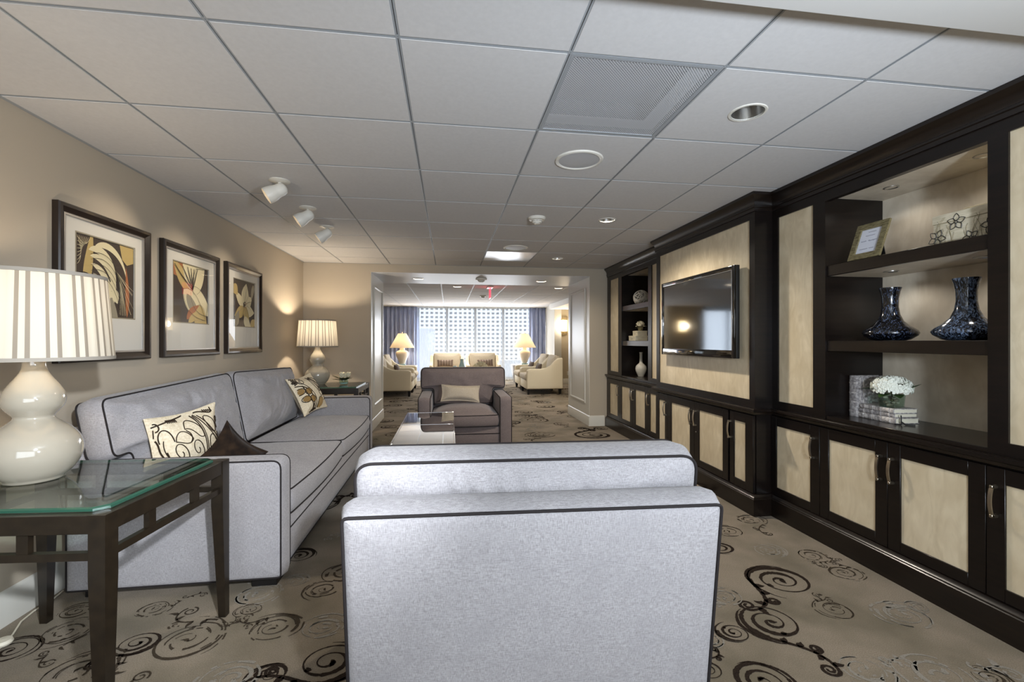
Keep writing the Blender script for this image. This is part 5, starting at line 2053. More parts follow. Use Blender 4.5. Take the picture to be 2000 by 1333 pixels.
def framed_print(label, y0, y1, shapes, lines, pw, ph, pc):
    """frame on the left wall between world y0..y1; art window pw x ph centred at (y offset, z) pc; local u = +y, v = z"""
    z0, z1 = 1.120, 1.917
    yc, zc = (y0 + y1) / 2, (z0 + z1) / 2
    t = thing('framed_print', label, 'picture', (XL, yc, zc), 0, 'framed flower prints')
    w, h, b = (y1 - y0), (z1 - z0), 0.052
    mb = MB()
    # mitred moulding, sloping in towards the picture
    prof = [(0.0, 0.0), (0.0, 0.028), (0.006, 0.034), (0.020, 0.034), (b - 0.012, 0.020), (b - 0.006, 0.018), (b, 0.0)]
    rings = []
    for d, hh in prof:
        rings.append([(hh + 0.001, yy, zz) for yy, zz in ((-w / 2 + d, -h / 2 + d), (w / 2 - d, -h / 2 + d), (w / 2 - d, h / 2 - d), (-w / 2 + d, h / 2 - d))])
    for a in range(len(rings) - 1):
        mb.add(rings[a] + rings[a + 1], [(i, (i + 1) % 4, 4 + (i + 1) % 4, 4 + i) for i in range(4)], 0)
    fr_ = mb.build('frame', 'frame_wood', t, 20)
    lp = MB()
    d0, d1 = b - 0.007, b + 0.003
    q = [(0.0195, s) for s in (d0, d1)]
    R0 = [[(0.0205, yy, zz) for yy, zz in ((-w / 2 + d, -h / 2 + d), (w / 2 - d, -h / 2 + d), (w / 2 - d, h / 2 - d), (-w / 2 + d, h / 2 - d))] for d in (d0, d1)]
    R1 = [[(0.010, y_, z_) for x_, y_, z_ in r] for r in R0]
    for A_, B_ in ((R0[0], R0[1]), (R0[1], R1[1])):
        lp.add(A_ + B_, [(i, (i + 1) % 4, 4 + (i + 1) % 4, 4 + i) for i in range(4)], 0)
    lp.build('lip', 'frame_lip', fr_, 20)
    # mat board with window and dark bevel line
    mbd = MB()
    cu, cv = pc
    for a0, a1, b0, b1 in ((-w / 2 + b, cu - pw / 2, -h / 2 + b, h / 2 - b), (cu + pw / 2, w / 2 - b, -h / 2 + b, h / 2 - b), (cu - pw / 2, cu + pw / 2, -h / 2 + b, cv - ph / 2), (cu - pw / 2, cu + pw / 2, cv + ph / 2, h / 2 - b)):
        mbd.box(0.006, 0.010, a0, a1, b0, b1, 0)
    e = 0.007
    for a0, a1, b0, b1 in ((cu - pw / 2 - e, cu + pw / 2 + e, cv + ph / 2, cv + ph / 2 + e), (cu - pw / 2 - e, cu + pw / 2 + e, cv - ph / 2 - e, cv - ph / 2), (cu - pw / 2 - e, cu - pw / 2, cv - ph / 2, cv + ph / 2), (cu + pw / 2, cu + pw / 2 + e, cv - ph / 2, cv + ph / 2)):
        mbd.box(0.0100, 0.0106, a0, a1, b0, b1, 1)
    mbd.build('mat_board', ['mat_board', 'art_grey'], t)
    pr_ = MB()
    T = Matrix(((0, 0, 1, 0.004), (1, 0, 0, cu), (0, 1, 0, cv), (0, 0, 0, 1)))
    pr_.add([(-pw / 2, -ph / 2, 0), (pw / 2, -ph / 2, 0), (pw / 2, ph / 2, 0), (-pw / 2, ph / 2, 0)], [(0, 1, 2, 3)], 0, T)
    for k, (poly, c) in enumerate(shapes):
        poly = clip(poly, pw - 0.002, ph - 0.002)
        if len(poly) < 3:
            continue
        z = 0.0002 + 0.00012 * k
        pr_.add([(x, y, z) for x, y in poly], [list(range(len(poly)))], SLOT[c], T)
    for k, (pts, wd, c) in enumerate(lines):
        pts = [p for p in pts if abs(p[0]) < pw / 2 - wd and abs(p[1]) < ph / 2 - wd]
        if len(pts) > 1:
            n = len(pts)
            pr_.ribbon(pts, [wd * (0.5 + 0.5 * math.sin(math.pi * (i + 0.5) / n)) for i in range(n)], 0.0050, SLOT[c], T)
    pr_.build('print', ['art_dark', 'art_gold', 'art_cream', 'art_grey', 'art_rust', 'art_line'], t, 80)
    g = MB().add([(0.014, -w / 2 + b, -h / 2 + b), (0.014, w / 2 - b, -h / 2 + b), (0.014, w / 2 - b, h / 2 - b), (0.014, -w / 2 + b, h / 2 - b)], [(0, 1, 2, 3)])
    g.build('glass', 'pane', t)
    return t


PW, PH = 0.435, 0.425
# broad striped leaves and a bud; fine grass lines
sh1 = [([(-0.22, 0.10), (-0.15, 0.21), (-0.22, 0.21)], 'D'), (petal(-0.155, -0.10, 0.36, 0.030, 1.42, 0.0), 'G'), (petal(-0.13, 0.14, 0.33, 0.026, 0.45, -1.5), 'C'),
       (petal(-0.12, 0.11, 0.37, 0.024, 0.2, -1.45), 'C'), (petal(-0.11, 0.07, 0.34, 0.022, -0.2, -1.1), 'C'), (petal(-0.10, 0.02, 0.28, 0.024, -0.6, -0.7), 'Y'),
       (petal(-0.09, 0.16, 0.30, 0.020, 0.62, -1.2), 'C'), ([(-0.215, -0.06), (-0.19, 0.0), (-0.13, 0.0), (-0.10, -0.05), (-0.11, -0.17), (-0.19, -0.19), (-0.215, -0.15)], 'G'),
       ([(0.10, 0.21), (0.12, 0.13), (0.16, 0.10), (0.215, 0.12), (0.215, 0.21)], 'G'), (petal(0.05, -0.05, 0.09, 0.03, -1.2, 0), 'C'), (petal(0.16, -0.21, 0.30, 0.016, 1.5, 0.1), 'R'),
       (petal(0.03, -0.10, 0.20, 0.03, -1.5, 0.3), 'Y'), (petal(0.02, -0.02, 0.06, 0.035, -0.5, 0), 'C')]
ln1 = []
rr = random.Random(4)
for k in range(14):
    a = rr.uniform(-1.9, -0.4)
    ln1.append((bez((0.05, 0.06), (0.10, 0.04), (0.12 + 0.05 * math.cos(a), 0.0 + 0.1 * math.sin(a)), (0.14 + 0.22 * math.cos(a), 0.02 + 0.24 * math.sin(a))), 0.0022, 'C'))
for k in range(8):
    ln1.append((bez((-0.215, 0.05 + 0.02 * k), (-0.19, 0.06 + 0.02 * k), (-0.17, 0.12), (-0.21 + 0.012 * k, 0.20)), 0.0028, 'C'))
for k in range(5):
    ln1.append((bez((-0.12, 0.12 - 0.03 * k), (0.0, 0.17 - 0.03 * k), (0.08, 0.08 - 0.04 * k), (0.10, -0.02 - 0.04 * k)), 0.003, 'L'))
ln1.append((bez((-0.215, 0.0), (-0.18, 0.02), (-0.14, 0.02), (-0.10, -0.01)), 0.005, 'L'))
framed_print('framed print of striped cream leaves, partly behind the lamp shade', 2.482, 3.172, sh1, ln1, PW, PH, (0.006, 0.060))
# large lily
sh2 = [([(-0.22, 0.21), (-0.22, 0.12), (-0.10, 0.10), (-0.02, 0.21)], 'R'), (petal(-0.02, 0.02, 0.30, 0.055, 2.35, 0.0), 'G'), (petal(0.0, 0.03, 0.30, 0.050, 1.95, 0), 'C'), (petal(0.02, 0.02, 0.32, 0.060, 1.55, 0), 'C'),
       (petal(0.03, 0.0, 0.34, 0.070, 1.1, 0), 'C'), (petal(-0.10, 0.03, 0.36, 0.075, -0.75, 0.1), 'C'), (petal(0.0, 0.06, 0.36, 0.085, -0.95, 0.35), 'C'), (petal(-0.06, 0.0, 0.28, 0.045, -1.0, 0.3), 'Y'),
       (petal(0.02, -0.13, 0.24, 0.09, -0.2, -0.4), 'G'), (petal(-0.06, -0.19, 0.20, 0.03, 0.9, -0.3), 'R'), (petal(-0.04, -0.21, 0.22, 0.03, 0.6, -0.2), 'G')]
ln2 = [(petal(-0.10, 0.03, 0.36, 0.075, -0.75, 0.1), 0.0035, 'L'), (petal(0.0, 0.06, 0.36, 0.085, -0.95, 0.35), 0.0035, 'L'), (petal(0.03, 0.0, 0.34, 0.070, 1.1, 0), 0.003, 'L'), (petal(0.02, -0.13, 0.24, 0.09, -0.2, -0.4), 0.0025, 'Y')]
for a in (2.5, 2.2, 1.9, 1.65, 1.4, 1.15):
    ln2.append((bez((0.01, 0.03), (0.01 + 0.1 * math.cos(a), 0.03 + 0.1 * math.sin(a)), (0.01 + 0.2 * math.cos(a + 0.08), 0.03 + 0.2 * math.sin(a + 0.08)), (0.01 + 0.28 * math.cos(a), 0.03 + 0.28 * math.sin(a))), 0.009, 'L'))
framed_print('framed print of a large cream lily, middle of the row of three', 3.303, 4.048, sh2, ln2, 0.465, 0.425, (0.002, 0.060))
# orchid
sh3 = [(petal(0.0, 0.0, 0.20, 0.075, 1.35, 0), 'C'), (petal(0.02, -0.02, 0.17, 0.06, 0.55, 0), 'C'), (petal(-0.02, -0.02, 0.20, 0.045, 2.5, 0), 'C'), (petal(0.0, -0.03, 0.22, 0.06, -0.5, 0.3), 'C'), (petal(-0.01, -0.03, 0.21, 0.055, -2.4, -0.3), 'G'),
       (petal(0.01, -0.02, 0.22, 0.05, -1.3, 0.2), 'G'), (petal(-0.22, 0.16, 0.12, 0.05, -0.8, 0), 'G'), (petal(-0.20, -0.20, 0.16, 0.045, 0.6, 0.4), 'Y'), (petal(0.0, -0.12, 0.18, 0.05, -1.0, 0.4), 'C'), (petal(0.13, -0.20, 0.14, 0.04, 0.4, 0), 'G'), (petal(0.20, 0.20, 0.16, 0.03, -1.9, 0), 'Y')]
ln3 = [(blob(0.0, 0.0, 0.020, 0.016, 0.4), 0.010, 'L'), (blob(0.02, -0.015, 0.03, 0.02, 0.2), 0.004, 'R')]
for k in range(9):
    a = -2.6 + 0.55 * k
    ln3.append((bez((0, -0.01), (0.05 * math.cos(a), 0.05 * math.sin(a)), (0.10 * math.cos(a + 0.2), 0.10 * math.sin(a + 0.2)), (0.16 * math.cos(a), 0.16 * math.sin(a))), 0.0035, 'L' if k % 2 else 'Y'))
framed_print('framed print of a small cream orchid, the one next to the corner', 4.177, 4.908, sh3, ln3, 0.45, 0.425, (0.02, 0.060))

# ================================================================== CEILING FIXTURES
def downlight(label, x, y, z, r=0.082, lit=0.0, depth=0.075, group='recessed downlights'):
    t = thing('recessed_downlight', label, 'ceiling light', (x, y, z), 0, group)
    MB().lathe([(r * 0.84, 0.002), (r * 0.86, -0.004), (r * 0.97, -0.004), (r, -0.001), (r, 0.0)], 40, 0, None, False).build('trim_ring', 'white_plastic', t)
    if lit:
        MB().lathe([(r * 0.85, -0.003), (r * 0.78, 0.002), (0.0, 0.003)], 40, 0, None, False).build('reflector', 'lit_white', t)
    else:
        # spun cone reaching up above the tile, with a small lamp at its top
        MB().lathe([(r * 0.85, -0.003), (r * 0.845, 0.004), (r * 0.78, 0.045), (r * 0.66, 0.085), (r * 0.52, 0.115), (0.0, 0.116)], 48, 0, None, False).build('reflector', 'alu', t, 60)
        MB().lathe([(r * 0.40, 0.112), (r * 0.36, 0.098), (0.0, 0.092)], 24, 0, None, False).build('lamp', 'white_plastic', t)
    return t


downlight('unlit aluminium recessed downlight nearest us, over the bookcase with the blue vases', 1.354, 1.899, CEIL)
downlight('recessed downlight in front of the television unit', 1.357, 3.754, CEIL, 0.075)
downlight('recessed downlight farthest along the near room ceiling, before the opening', 1.365, 5.584, CEIL, 0.075)
for x, y, p in ((1.357, 3.754, 115), (1.365, 5.584, 34)):
    light('downlight_glow', 'SPOT', (x, y, CEIL - 0.012), p, (1.0, 0.90, 0.76), (0, 0, 0), spot_size=math.radians(150), spot_blend=0.6, shadow_soft_size=0.05)


def speaker_disc(label, x, y):
    t = thing('ceiling_speaker', label, 'speaker', (x, y, CEIL), 0, 'ceiling speakers')
    MB().lathe([(0.116, 0.0), (0.117, -0.006), (0.124, -0.010), (0.134, -0.007), (0.138, 0.0)], 56, 0, None, False).build('ring', 'white_plastic', t)
    MB().lathe([(0.117, -0.004), (0.08, -0.0065), (0.0, -0.008)], 48, 0, None, False).build('grille', 'perf', t)


speaker_disc('round white ceiling speaker near the perforated return panel', 0.745, 2.53)
speaker_disc('round ceiling speaker farther off, just before the glossy ceiling panel', 0.743, 5.007)


def smoke(label, x, y, z, s=1.0):
    t = thing('smoke_detector', label, 'smoke detector', (x, y, z), 0, 'smoke detectors')
    MB().lathe([(0.0, 0), (0.072 * s, 0.0), (0.074 * s, -0.010), (0.066 * s, -0.022), (0.050 * s, -0.026), (0.0, -0.026)][1:], 36, 0, None, True).build('body', 'white_plastic', t)
    mb = MB()
    mb.lathe([(0.046 * s, -0.025), (0.046 * s, -0.032)], 28, 0, None, False)
    mb.lathe([(0.030 * s, -0.046), (0.022 * s, -0.056), (0.0, -0.058)], 28, 0, None, False)
    for k in range(9):
        a = 2 * math.pi * k / 9
        x0, y0 = 0.040 * s * math.cos(a), 0.040 * s * math.sin(a)
        mb.tube([(x0, y0, -0.026), (x0 * 0.85, y0 * 0.85, -0.048)], 0.003, seg=4)
    mb.lathe([(0.044 * s, -0.034), (0.036 * s, -0.047), (0.028 * s, -0.047)], 28, 0, None, False)
    mb.build('sensor_cage', 'white_plastic', t)
    MB().lathe([(0.026 * s, -0.027), (0.026 * s, -0.045), (0.0, -0.0452)], 20, 0, None, False).build('sensor', 'black', t)


smoke('smoke detector on the near room ceiling, beyond the round speaker', 0.741, 3.760, CEIL)
smoke('smoke detector under the soffit of the panelled opening', 0.484, 6.745, OZ - 0.005, 1.15)
smoke('smoke detector on the far room ceiling beside the exit sign', 0.784, 10.43, CEIL)

# perforated return air panel
rp = thing('return_air_panel', 'square perforated metal return air panel set in the ceiling grid', 'vent', (0.742, 1.90, CEIL))
hw_ = 0.296
fm = MB()
for x0, x1, y0, y1 in ((-hw_, hw_, -hw_, -hw_ + 0.012), (-hw_, hw_, hw_ - 0.012, hw_), (-hw_, -hw_ + 0.012, -hw_ + 0.012, hw_ - 0.012), (hw_ - 0.012, hw_, -hw_ + 0.012, hw_ - 0.012)):
    fm.box(x0, x1, y0, y1, 0.001, 0.006)
fm.build('frame', 'tbar', rp)
m, nt, b = new_mat('perforated_sheet')
N_ = nt.nodes.new
tc = N_('ShaderNodeTexCoord')
mp = N_('ShaderNodeMapping')
mp.inputs['Scale'].default_value = (118, 118, 118)
mp.inputs['Rotation'].default_value = (0, 0, math.pi / 4)
nt.links.new(tc.outputs['Object'], mp.inputs['Vector'])
sx = N_('ShaderNodeVectorMath')
sx.operation = 'FRACTION'
nt.links.new(mp.outputs['Vector'], sx.inputs[0])
sb = N_('ShaderNodeVectorMath')
sb.operation = 'SUBTRACT'
sb.inputs[1].default_value = (0.5, 0.5, 0.5)
nt.links.new(sx.outputs[0], sb.inputs[0])
mz = N_('ShaderNodeVectorMath')
mz.operation = 'MULTIPLY'
mz.inputs[1].default_value = (1, 1, 0)
nt.links.new(sb.outputs[0], mz.inputs[0])
ln_ = N_('ShaderNodeVectorMath')
ln_.operation = 'LENGTH'
nt.links.new(mz.outputs[0], ln_.inputs[0])
lt = N_('ShaderNodeMath')
lt.operation = 'LESS_THAN'
lt.inputs[1].default_value = 0.30
nt.links.new(ln_.outputs['Value'], lt.inputs[0])
mx = N_('ShaderNodeMixShader')
tr_ = N_('ShaderNodeBsdfTransparent')
b.inputs['Base Color'].default_value = lin((196, 197, 200))
b.inputs['Roughness'].default_value = 0.5
nt.links.new(lt.outputs[0], mx.inputs[0])
nt.links.new(b.outputs[0], mx.inputs[1])
nt.links.new(tr_.outputs[0], mx.inputs[2])
nt.links.new(mx.outputs[0], nt.nodes['Material Output'].inputs[0])
M['perf_sheet'] = m
e_ = hw_ - 0.010
MB().add([(-e_, -e_, 0.004), (e_, -e_, 0.004), (e_, e_, 0.004), (-e_, e_, 0.004)], [(0, 1, 2, 3)]).build('perforated_face', 'perf_sheet', rp)
cb = MB()
cb.box(-e_, e_, -e_, e_, 0.160, 0.165)
for x0, x1, y0, y1 in ((-e_, e_, -e_, -e_ + 0.004), (-e_, e_, e_ - 0.004, e_), (-e_, -e_ + 0.004, -e_, e_), (e_ - 0.004, e_, -e_, e_)):
    cb.box(x0, x1, y0, y1, 0.006, 0.160)
cb.build('duct_box', simple('duct_grey', (128, 129, 134), 0.7), rp)
lg_ = MB()
lg_.box(-e_ + 0.005, e_ - 0.005, e_ - 0.085, e_ - 0.005, 0.030, 0.034)
lg_.box(e_ - 0.085, e_ - 0.005, -e_ + 0.005, e_ - 0.086, 0.030, 0.034)
lg_.build('ledge', simple('ledge_white', (214, 215, 218), 0.6), rp)
# glossy lay-in panel at the far end of the grid
gpn = thing('ceiling_panel', 'glossy white lay-in ceiling panel near the far wall, shining with window light', 'vent', (0.742, 5.560, CEIL))
gm = MB().box(-hw_, hw_, -hw_, hw_, 0.0005, 0.006, 0, 0.001, seg=1)
gm.build('face', simple('glossy_white_metal', (206, 208, 214), 0.22, 0.5), gpn)


def eyeball(label, x, y, aim):
    t = thing('eyeball_spotlight', label, 'spotlight', (x, y, CEIL), 0, 'eyeball spotlights')
    MB().lathe([(0.0, 0.0), (0.062, 0.0), (0.064, -0.005), (0.050, -0.010), (0.020, -0.014), (0.0, -0.014)][1:], 36).build('canopy', 'white_plastic', t)
    MB().tube([(0, 0, -0.010), (0, 0, -0.050)], 0.010, seg=12).build('stem', 'white_plastic', t)
    d = (Vector(aim) - Vector((x, y, CEIL - 0.075))).normalized()
    q = d.to_track_quat('Z', 'Y').to_matrix().to_4x4()
    T = Tr(0, 0, -0.062) @ q
    prof = [(0.0, -0.046), (0.018, -0.044), (0.034, -0.032), (0.041, -0.012), (0.042, 0.012), (0.044, 0.026), (0.049, 0.040), (0.053, 0.066), (0.053, 0.092), (0.050, 0.092), (0.046, 0.050), (0.0, 0.040)]
    MB().lathe(prof, 36, 0, T, False).build('head', 'white_plastic', t, 50)
    MB().lathe([(0.0, 0.041), (0.045, 0.051)], 24, 0, T, False).build('lens', simple('warm_lens', (255, 240, 210), 0.4, emit=(255, 220, 170), es=2.0), t)
    L = light('spot_glow', 'SPOT', tuple(T @ Vector((0, 0, 0.10))), 20, (1.0, 0.85, 0.66), (0, 0, 0), spot_size=math.radians(58), spot_blend=0.9, shadow_soft_size=0.03)
    L.rotation_euler = d.to_track_quat('-Z', 'Y').to_euler()
    L.parent = t


eyeball('largest-looking white eyeball spotlight, nearest of the row of three, aimed at the pictures', -1.088, 3.128, (-1.9, 2.85, 1.65))
eyeball('white eyeball spotlight in the middle of the row of three', -1.092, 3.734, (-1.9, 3.50, 1.6))
eyeball('white eyeball spotlight at the far end of the row of three', -1.100, 4.328, (-1.9, 4.15, 1.6))

# ================================================================== FAR SITTING ROOM
for x, y in ((-0.446, 6.876), (1.427, 6.903)):
    downlight('lit recessed downlight in the soffit of the opening, ' + ('on the lamp and sofa side' if x < 0 else 'on the cabinet side'), x, y, OZ - 0.005, 0.085, 1.0)
    light('soffit_glow', 'SPOT', (x, y, OZ - 0.018), 12, (1.0, 0.88, 0.70), (0, 0, 0), spot_size=math.radians(78), spot_blend=0.8, shadow_soft_size=0.05)
for x, y, lab in ((0.166, 8.736, 'lit downlight of the far room ceiling, just past the opening'), (0.167, 12.50, 'lit downlight of the far room ceiling, close to the sheer curtains'), (2.15, 8.72, 'lit downlight of the far room ceiling, beside the low bulkhead')):
    downlight(lab, x, y, CEIL, 0.085, 1.0)
    light('downlight_glow', 'SPOT', (x, y, CEIL - 0.012), 60 if y < 9 and x < 1 else 160, (1.0, 0.92, 0.80), (0, 0, 0), spot_size=math.radians(140), spot_blend=0.8, shadow_soft_size=0.06)

ex = thing('exit_sign', 'red exit sign panel hanging edge-on from the far room ceiling', 'sign', (0.795, 8.73, CEIL), 0)
MB().box(-0.055, 0.055, -0.16, 0.16, -0.020, 0.0, 0, 0.003).build('canopy', 'white_plastic', ex)
pnl = MB().box(-0.004, 0.004, -0.155, 0.155, -0.225, -0.020).build('panel', 'exit_clear', ex)


def letters(mb, word, x, sgn, y0, z0, h, w, gap, st):
    G = {'E': [(0, 0, st, h), (0, 0, w, st), (0, h / 2 - st / 2, w * 0.85, h / 2 + st / 2), (0, h - st, w, h)],
         'I': [(w / 2 - st / 2, 0, w / 2 + st / 2, h)],
         'T': [(w / 2 - st / 2, 0, w / 2 + st / 2, h), (0, h - st, w, h)]}
    p = 0
    for ch in word:
        if ch == 'X':
            for a, b in (((0, 0), (w, h)), ((w, 0), (0, h))):
                q = [(a[0] - st / 2, a[1]), (a[0] + st / 2, a[1]), (b[0] + st / 2, b[1]), (b[0] - st / 2, b[1])]
                vs = [(x, y0 + sgn * (p + u), z0 + v) for u, v in q] + [(x + 0.0015 * (-sgn), y0 + sgn * (p + u), z0 + v) for u, v in q]
                mb.add(vs, [(0, 1, 2, 3), (4, 5, 6, 7), (0, 1, 5, 4), (1, 2, 6, 5), (2, 3, 7, 6), (3, 0, 4, 7)])
        else:
            for a0, b0, a1, b1 in G[ch]:
                ys = sorted((y0 + sgn * (p + a0), y0 + sgn * (p + a1)))
                xs = sorted((x, x - 0.0015 * sgn))
                mb.box(xs[0], xs[1], ys[0], ys[1], z0 + b0, z0 + b1)
        p += w + gap
    return mb


lt_ = MB()
letters(lt_, 'EXIT', -0.0055, -1, 0.128, -0.205, 0.15, 0.052, 0.014, 0.018)
letters(lt_, 'EXIT', 0.0055, 1, -0.128, -0.205, 0.15, 0.052, 0.014, 0.018)
lt_.build('lettering', 'exit_red', pnl)


def sconce(label, x, power):
    t = thing('wall_sconce', label, 'wall lamp', (x, 12.70, 1.67), 0, 'wall sconces')
    MB().box(-0.07, 0.07, -0.018, -0.001, -0.13, 0.13, 0, 0.004).build('backplate', 'nickel', t)
    mb = MB()
    pts = [(0.118 * math.cos(a), -0.02 - 0.085 * math.sin(a)) for a in [math.pi * i / 16 for i in range(17)]]
    vs = [(x_, y_, -0.165) for x_, y_ in pts] + [(x_, y_, 0.165) for x_, y_ in pts]
    n = len(pts)
    mb.add(vs, [(i, i + 1, n + i + 1, n + i) for i in range(n - 1)])
    sh = mb.build('shade', 'sconce', t, 60)
    bd = MB()
    for z in (-0.165, 0.165):
        bd.tube([(x_ * 1.01, y_ - 0.001, z) for x_, y_ in pts], 0.006, seg=6)
    bd.build('shade_band', 'gilt', sh)
    MB().sphere((0, -0.06, -0.20), 0.018, 0, 14, 10).build('finial', 'gilt', t)
    L = light('sconce_glow', 'POINT', (0, -0.17, 0.0), power, WARM, shadow_soft_size=0.08)
    L.parent = t


sconce('glowing cream half-round wall sconce on the beige pier beside the white column', 3.262, 24)
sconce('wall sconce on the beige pier behind the wide drape, seen only as a reflection', -2.75, 2.5)
op = MB().box(-0.035, 0.035, -0.008, 0.0, -0.057, 0.057, 0, 0.002, seg=1).build('socket_plate', 'white_plastic', None, 38, (3.42, 12.70, 0.30))
tag(op, 'small white socket plate low on the beige pier', 'socket')


def tub_chair(label, loc, rz, pillow=None):
    """cream chair with arms that sweep up to the back; faces local +y, width 0.98"""
    t = thing('slope_arm_chair', label, 'armchair', loc, rz, 'cream slope-arm chairs')
    hw, aw = 0.47, 0.085
    for s in (-1, 1):
        P = [(0.02, 0.13), (0.86, 0.13), (0.86, 0.56), (0.80, 0.585), (0.55, 0.585), (0.42, 0.605), (0.31, 0.66), (0.22, 0.76), (0.14, 0.83), (0.02, 0.835)]
        ol = round_poly(P, [0.02, 0.02, 0.04, 0.03, 0.02, 0.03, 0.03, 0.03, 0.03, 0.03], 0.04)
        mb = MB()
        cushion(mb, ol, aw, 0.004, 0.004, 0.022, Matrix(((0, 0, 1, s * (hw - aw / 2)), (1, 0, 0, 0), (0, 1, 0, 0), (0, 0, 0, 1))), ctr=(0.40, 0.35), rings=4)
        mb.build('armrest', 'cream_leather', t, 60)
    MB().box(-hw + aw - 0.001, hw - aw + 0.001, 0.02, 0.87, 0.13, 0.33, 0, 0.015).build('base', 'cream_leather', t)
    ol = round_poly([(-hw + aw, 0.30), (hw - aw, 0.30), (hw - aw, 0.83), (-hw + aw, 0.83)], 0.03, 0.05)
    mb = MB()
    cushion(mb, ol, 0.09, 0.0, 0.0, 0.02, Tr(0, 0.04, 0) @ Matrix(((1, 0, 0, 0), (0, 0, 1, 0.03), (0, 1, 0, 0), (0, 0, 0, 1))), rings=3)
    mb.build('back_frame', 'cream_leather', t, 60)
    iw = hw - aw - 0.004
    ol = round_poly([(-iw, 0.25), (iw, 0.25), (iw, 0.90), (-iw, 0.90)], 0.04, 0.05)
    mb = MB()
    cushion(mb, ol, 0.13, 0.03, 0, 0.03, Tr(0, 0, 0.395), rings=5, wr=0.004, seed=3)
    mb.build('seat_cushion', 'cream_cloth', t, 60)
    ol = round_poly([(-iw + 0.01, 0.44), (iw - 0.01, 0.44), (iw - 0.01, 0.875), (-iw + 0.01, 0.875)], 0.05, 0.05)
    mb = MB()
    a_, b_2 = cushion(mb, ol, 0.12, 0.05, 0.02, 0.03, Tr(0, 0.13, 0) @ Rx(math.radians(9)) @ Matrix(((1, 0, 0, 0), (0, 0, 1, 0.13), (0, 1, 0, 0), (0, 0, 0, 1))), rings=5, wr=0.006, seed=4)
    bc_ = mb.build('back_cushion', 'cream_cloth', t, 60)
    for x in (-0.40, 0.40):
        for y in (0.08, 0.82):
            mb = MB()
            mb.add([(x + dx * s, y + dy * s, z) for z, s in ((0.0, 0.022), (0.132, 0.034)) for dx, dy in ((-1, -1), (1, -1), (1, 1), (-1, 1))],
                   [(0, 1, 2, 3), (4, 5, 6, 7), (0, 1, 5, 4), (1, 2, 6, 5), (2, 3, 7, 6), (3, 0, 4, 7)])
            mb.build('leg', 'foot', t)
    return t


proto = tub_chair('cream chair facing us before the sheer curtains, the one behind the teal glass vases', (-0.04, 13.20, 0), math.pi)
for lab, loc, rz in (('cream chair facing us before the sheer curtains, the one behind the white flower bunch', (0.965, 13.20, 0), math.pi),
                     ('cream chair in profile beside the cabinet-side pier, nearer of the pair by the sconce', (2.63, 10.62, 0), math.pi / 2),
                     ('cream chair in profile by the sconce, the one tucked against the drum table', (2.63, 11.60, 0), math.pi / 2),
                     ('cream chair in profile half hidden by the panelled jamb, nearer of that pair', (-1.68, 10.62, 0), -math.pi / 2),
                     ('cream chair in profile by the wide blue drape, behind the jamb-side chair', (-1.68, 11.60, 0), -math.pi / 2)):
    c = copy_tree(proto)
    c.location = loc
    c.rotation_euler = (0, 0, rz)
    c['label'] = lab


def striped_pillow(label, T, w=0.44, h=0.20):
    L = []
    for k in range(6):
        x = -w / 2 + w * (k + 0.5) / 6
        L.append(([(x, -h / 2 + 0.01), (x, h / 2 - 0.01)], 0.009, 0))
    return throw_pillow('striped_pillow', label, w, h, T, 'taupe_stripe', 0.05, L, ('brown_stripe',), 3, 0.012)


striped_pillow('striped brown lumbar pillow behind the teal glass vases', basis((-0.09, 12.67, 0.615), (1, 0, 0), (0, -1, 0.30)))
striped_pillow('striped brown lumbar pillow half hidden by the white flower bunch', basis((1.02, 12.67, 0.615), (1, 0, 0.05), (0, -1, 0.30)))
for i, (x, y, s, lab) in enumerate(((2.13, 10.62, -1, 'small taupe pillow in the nearer cream chair by the sconce'), (2.13, 11.60, -1, 'small taupe pillow in the farther cream chair by the sconce'), (-1.17, 10.62, 1, 'small taupe pillow in the jamb-side cream chair'))):
    throw_pillow('lumbar_pillow', lab, 0.42, 0.20, basis((x, y, 0.600), (0, -s, 0), (s, 0, 0.34)), 'brown_stripe', 0.045, seed=i, pinch=0.012)


def drum_table(label, loc):
    o = MB().lathe([(0.0, 0.0), (0.315, 0.0), (0.33, 0.01), (0.415, 0.50), (0.42, 0.515), (0.42, 0.53), (0.0, 0.53)][1:], 48).build('drum_table', 'grey_lacquer', None, 30, loc)
    tag(o, label, 'table', 'grey drum tables')


def cone_lamp(label, loc, power):
    t = thing('table_lamp', label, 'lamp', loc, 0, 'cone-shade lamps')
    MB().box(-0.10, 0.10, -0.10, 0.10, 0, 0.045, 0, 0.004).build('crystal_base', 'teal_glass', t)
    MB().lathe([(0.0, 0.046), (0.075, 0.046), (0.080, 0.06), (0.110, 0.13), (0.160, 0.25), (0.182, 0.32), (0.178, 0.37), (0.145, 0.41), (0.085, 0.43), (0.070, 0.44), (0.070, 0.53), (0.0, 0.53)], 44).build('base', 'ceramic_far', t, 50)
    mb = MB().lathe([(0.345, 0.505), (0.115, 0.915)], 48, 0, None, False)
    mb.build('lamp_shade', 'shade_far', t)
    MB().sphere((0, 0, 0.945), 0.018, 0, 12, 8).build('finial', 'ceramic_far', t)
    MB().tube([(0, 0, 0.53), (0, 0, 0.93)], 0.008, seg=8).build('stem', 'nickel', t)
    L = light('lamp_glow', 'POINT', (0.0, 0.05, 0.66), power, WARM, shadow_soft_size=0.05)
    L.parent = t


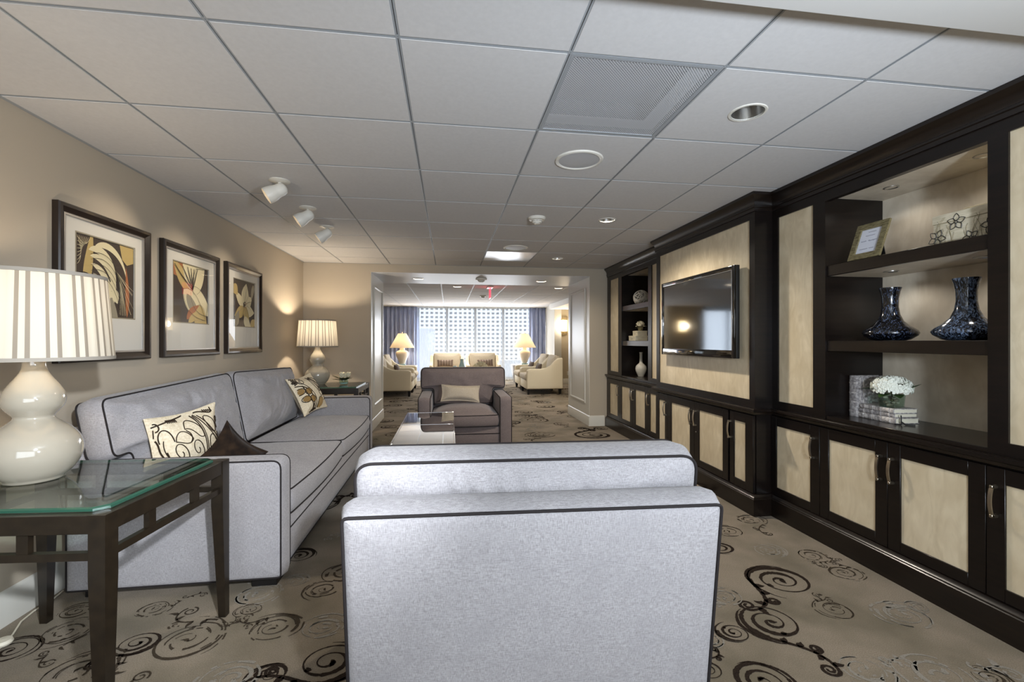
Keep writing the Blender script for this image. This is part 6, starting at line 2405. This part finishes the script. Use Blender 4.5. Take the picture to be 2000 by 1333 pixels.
drum_table('grey drum side table under the lamp by the wide blue drape', (-1.31, 13.30, 0))
drum_table('grey drum side table under the lamp by the narrow blue drape', (2.25, 13.30, 0))
cone_lamp('cream urn lamp with cone shade in front of the wide blue drape', (-1.31, 13.25, 0.531), 22)
cone_lamp('cream urn lamp with cone shade in front of the narrow blue drape', (2.23, 13.25, 0.531), 22)

tb = thing('round_table', 'low round cream table of the far room, hidden behind the shade-darkened grey armchair back', 'table', (0.46, 11.20, 0))
MB().lathe([(0.52, 0.465), (0.53, 0.475), (0.53, 0.495), (0.52, 0.50)], 48).build('tabletop', 'cream_leather', tb)
MB().lathe([(0.30, 0.0), (0.30, 0.02), (0.05, 0.05), (0.05, 0.464)], 32).build('pedestal', 'cream_leather', tb)
o = MB().lathe([(0.095, 0.0), (0.10, 0.01), (0.085, 0.05), (0.050, 0.10), (0.035, 0.12), (0.030, 0.12), (0.0, 0.10)], 32).build('glass_vase', 'teal_glass', None, 50, (0.155, 11.10, 0.5005))
tag(o, 'squat pale teal glass vase on the far table', 'vase', 'pale teal vases')
o = MB().lathe([(0.080, 0.0), (0.084, 0.01), (0.075, 0.10), (0.045, 0.20), (0.038, 0.25), (0.044, 0.29), (0.040, 0.29), (0.0, 0.24)], 32).build('glass_vase', 'teal_glass', None, 50, (0.325, 11.15, 0.5005))
tag(o, 'tall pale teal glass vase on the far table', 'vase', 'pale teal vases')
o = MB().box(-0.035, 0.035, -0.035, 0.035, 0, 0.075, 0, 0.004).build('candle_cube', 'cream_cloth', None, 38, (0.50, 11.10, 0.5005))
tag(o, 'little beige candle cube between the teal vases and the white flowers', 'candle')
fb = thing('flower_arrangement', 'bunch of cream hydrangeas in a low dish on the far table', 'flowers', (0.77, 11.15, 0.5005))
MB().lathe([(0.06, 0), (0.075, 0.01), (0.09, 0.06), (0.085, 0.06), (0.0, 0.03)], 28).build('dish', 'porcelain', fb)
mb = MB()
for k, (x, y, z) in enumerate(((-0.08, 0, 0.12), (0.0, -0.02, 0.17), (0.07, 0.0, 0.15), (0.12, 0.01, 0.10), (-0.03, 0.05, 0.14))):
    petals_head(mb, (x, y, z), 0.065, 40, 30 + k, 0, (1, 1, 0.8), 0.026)
mb.build('blooms', 'petal_cream', fb)
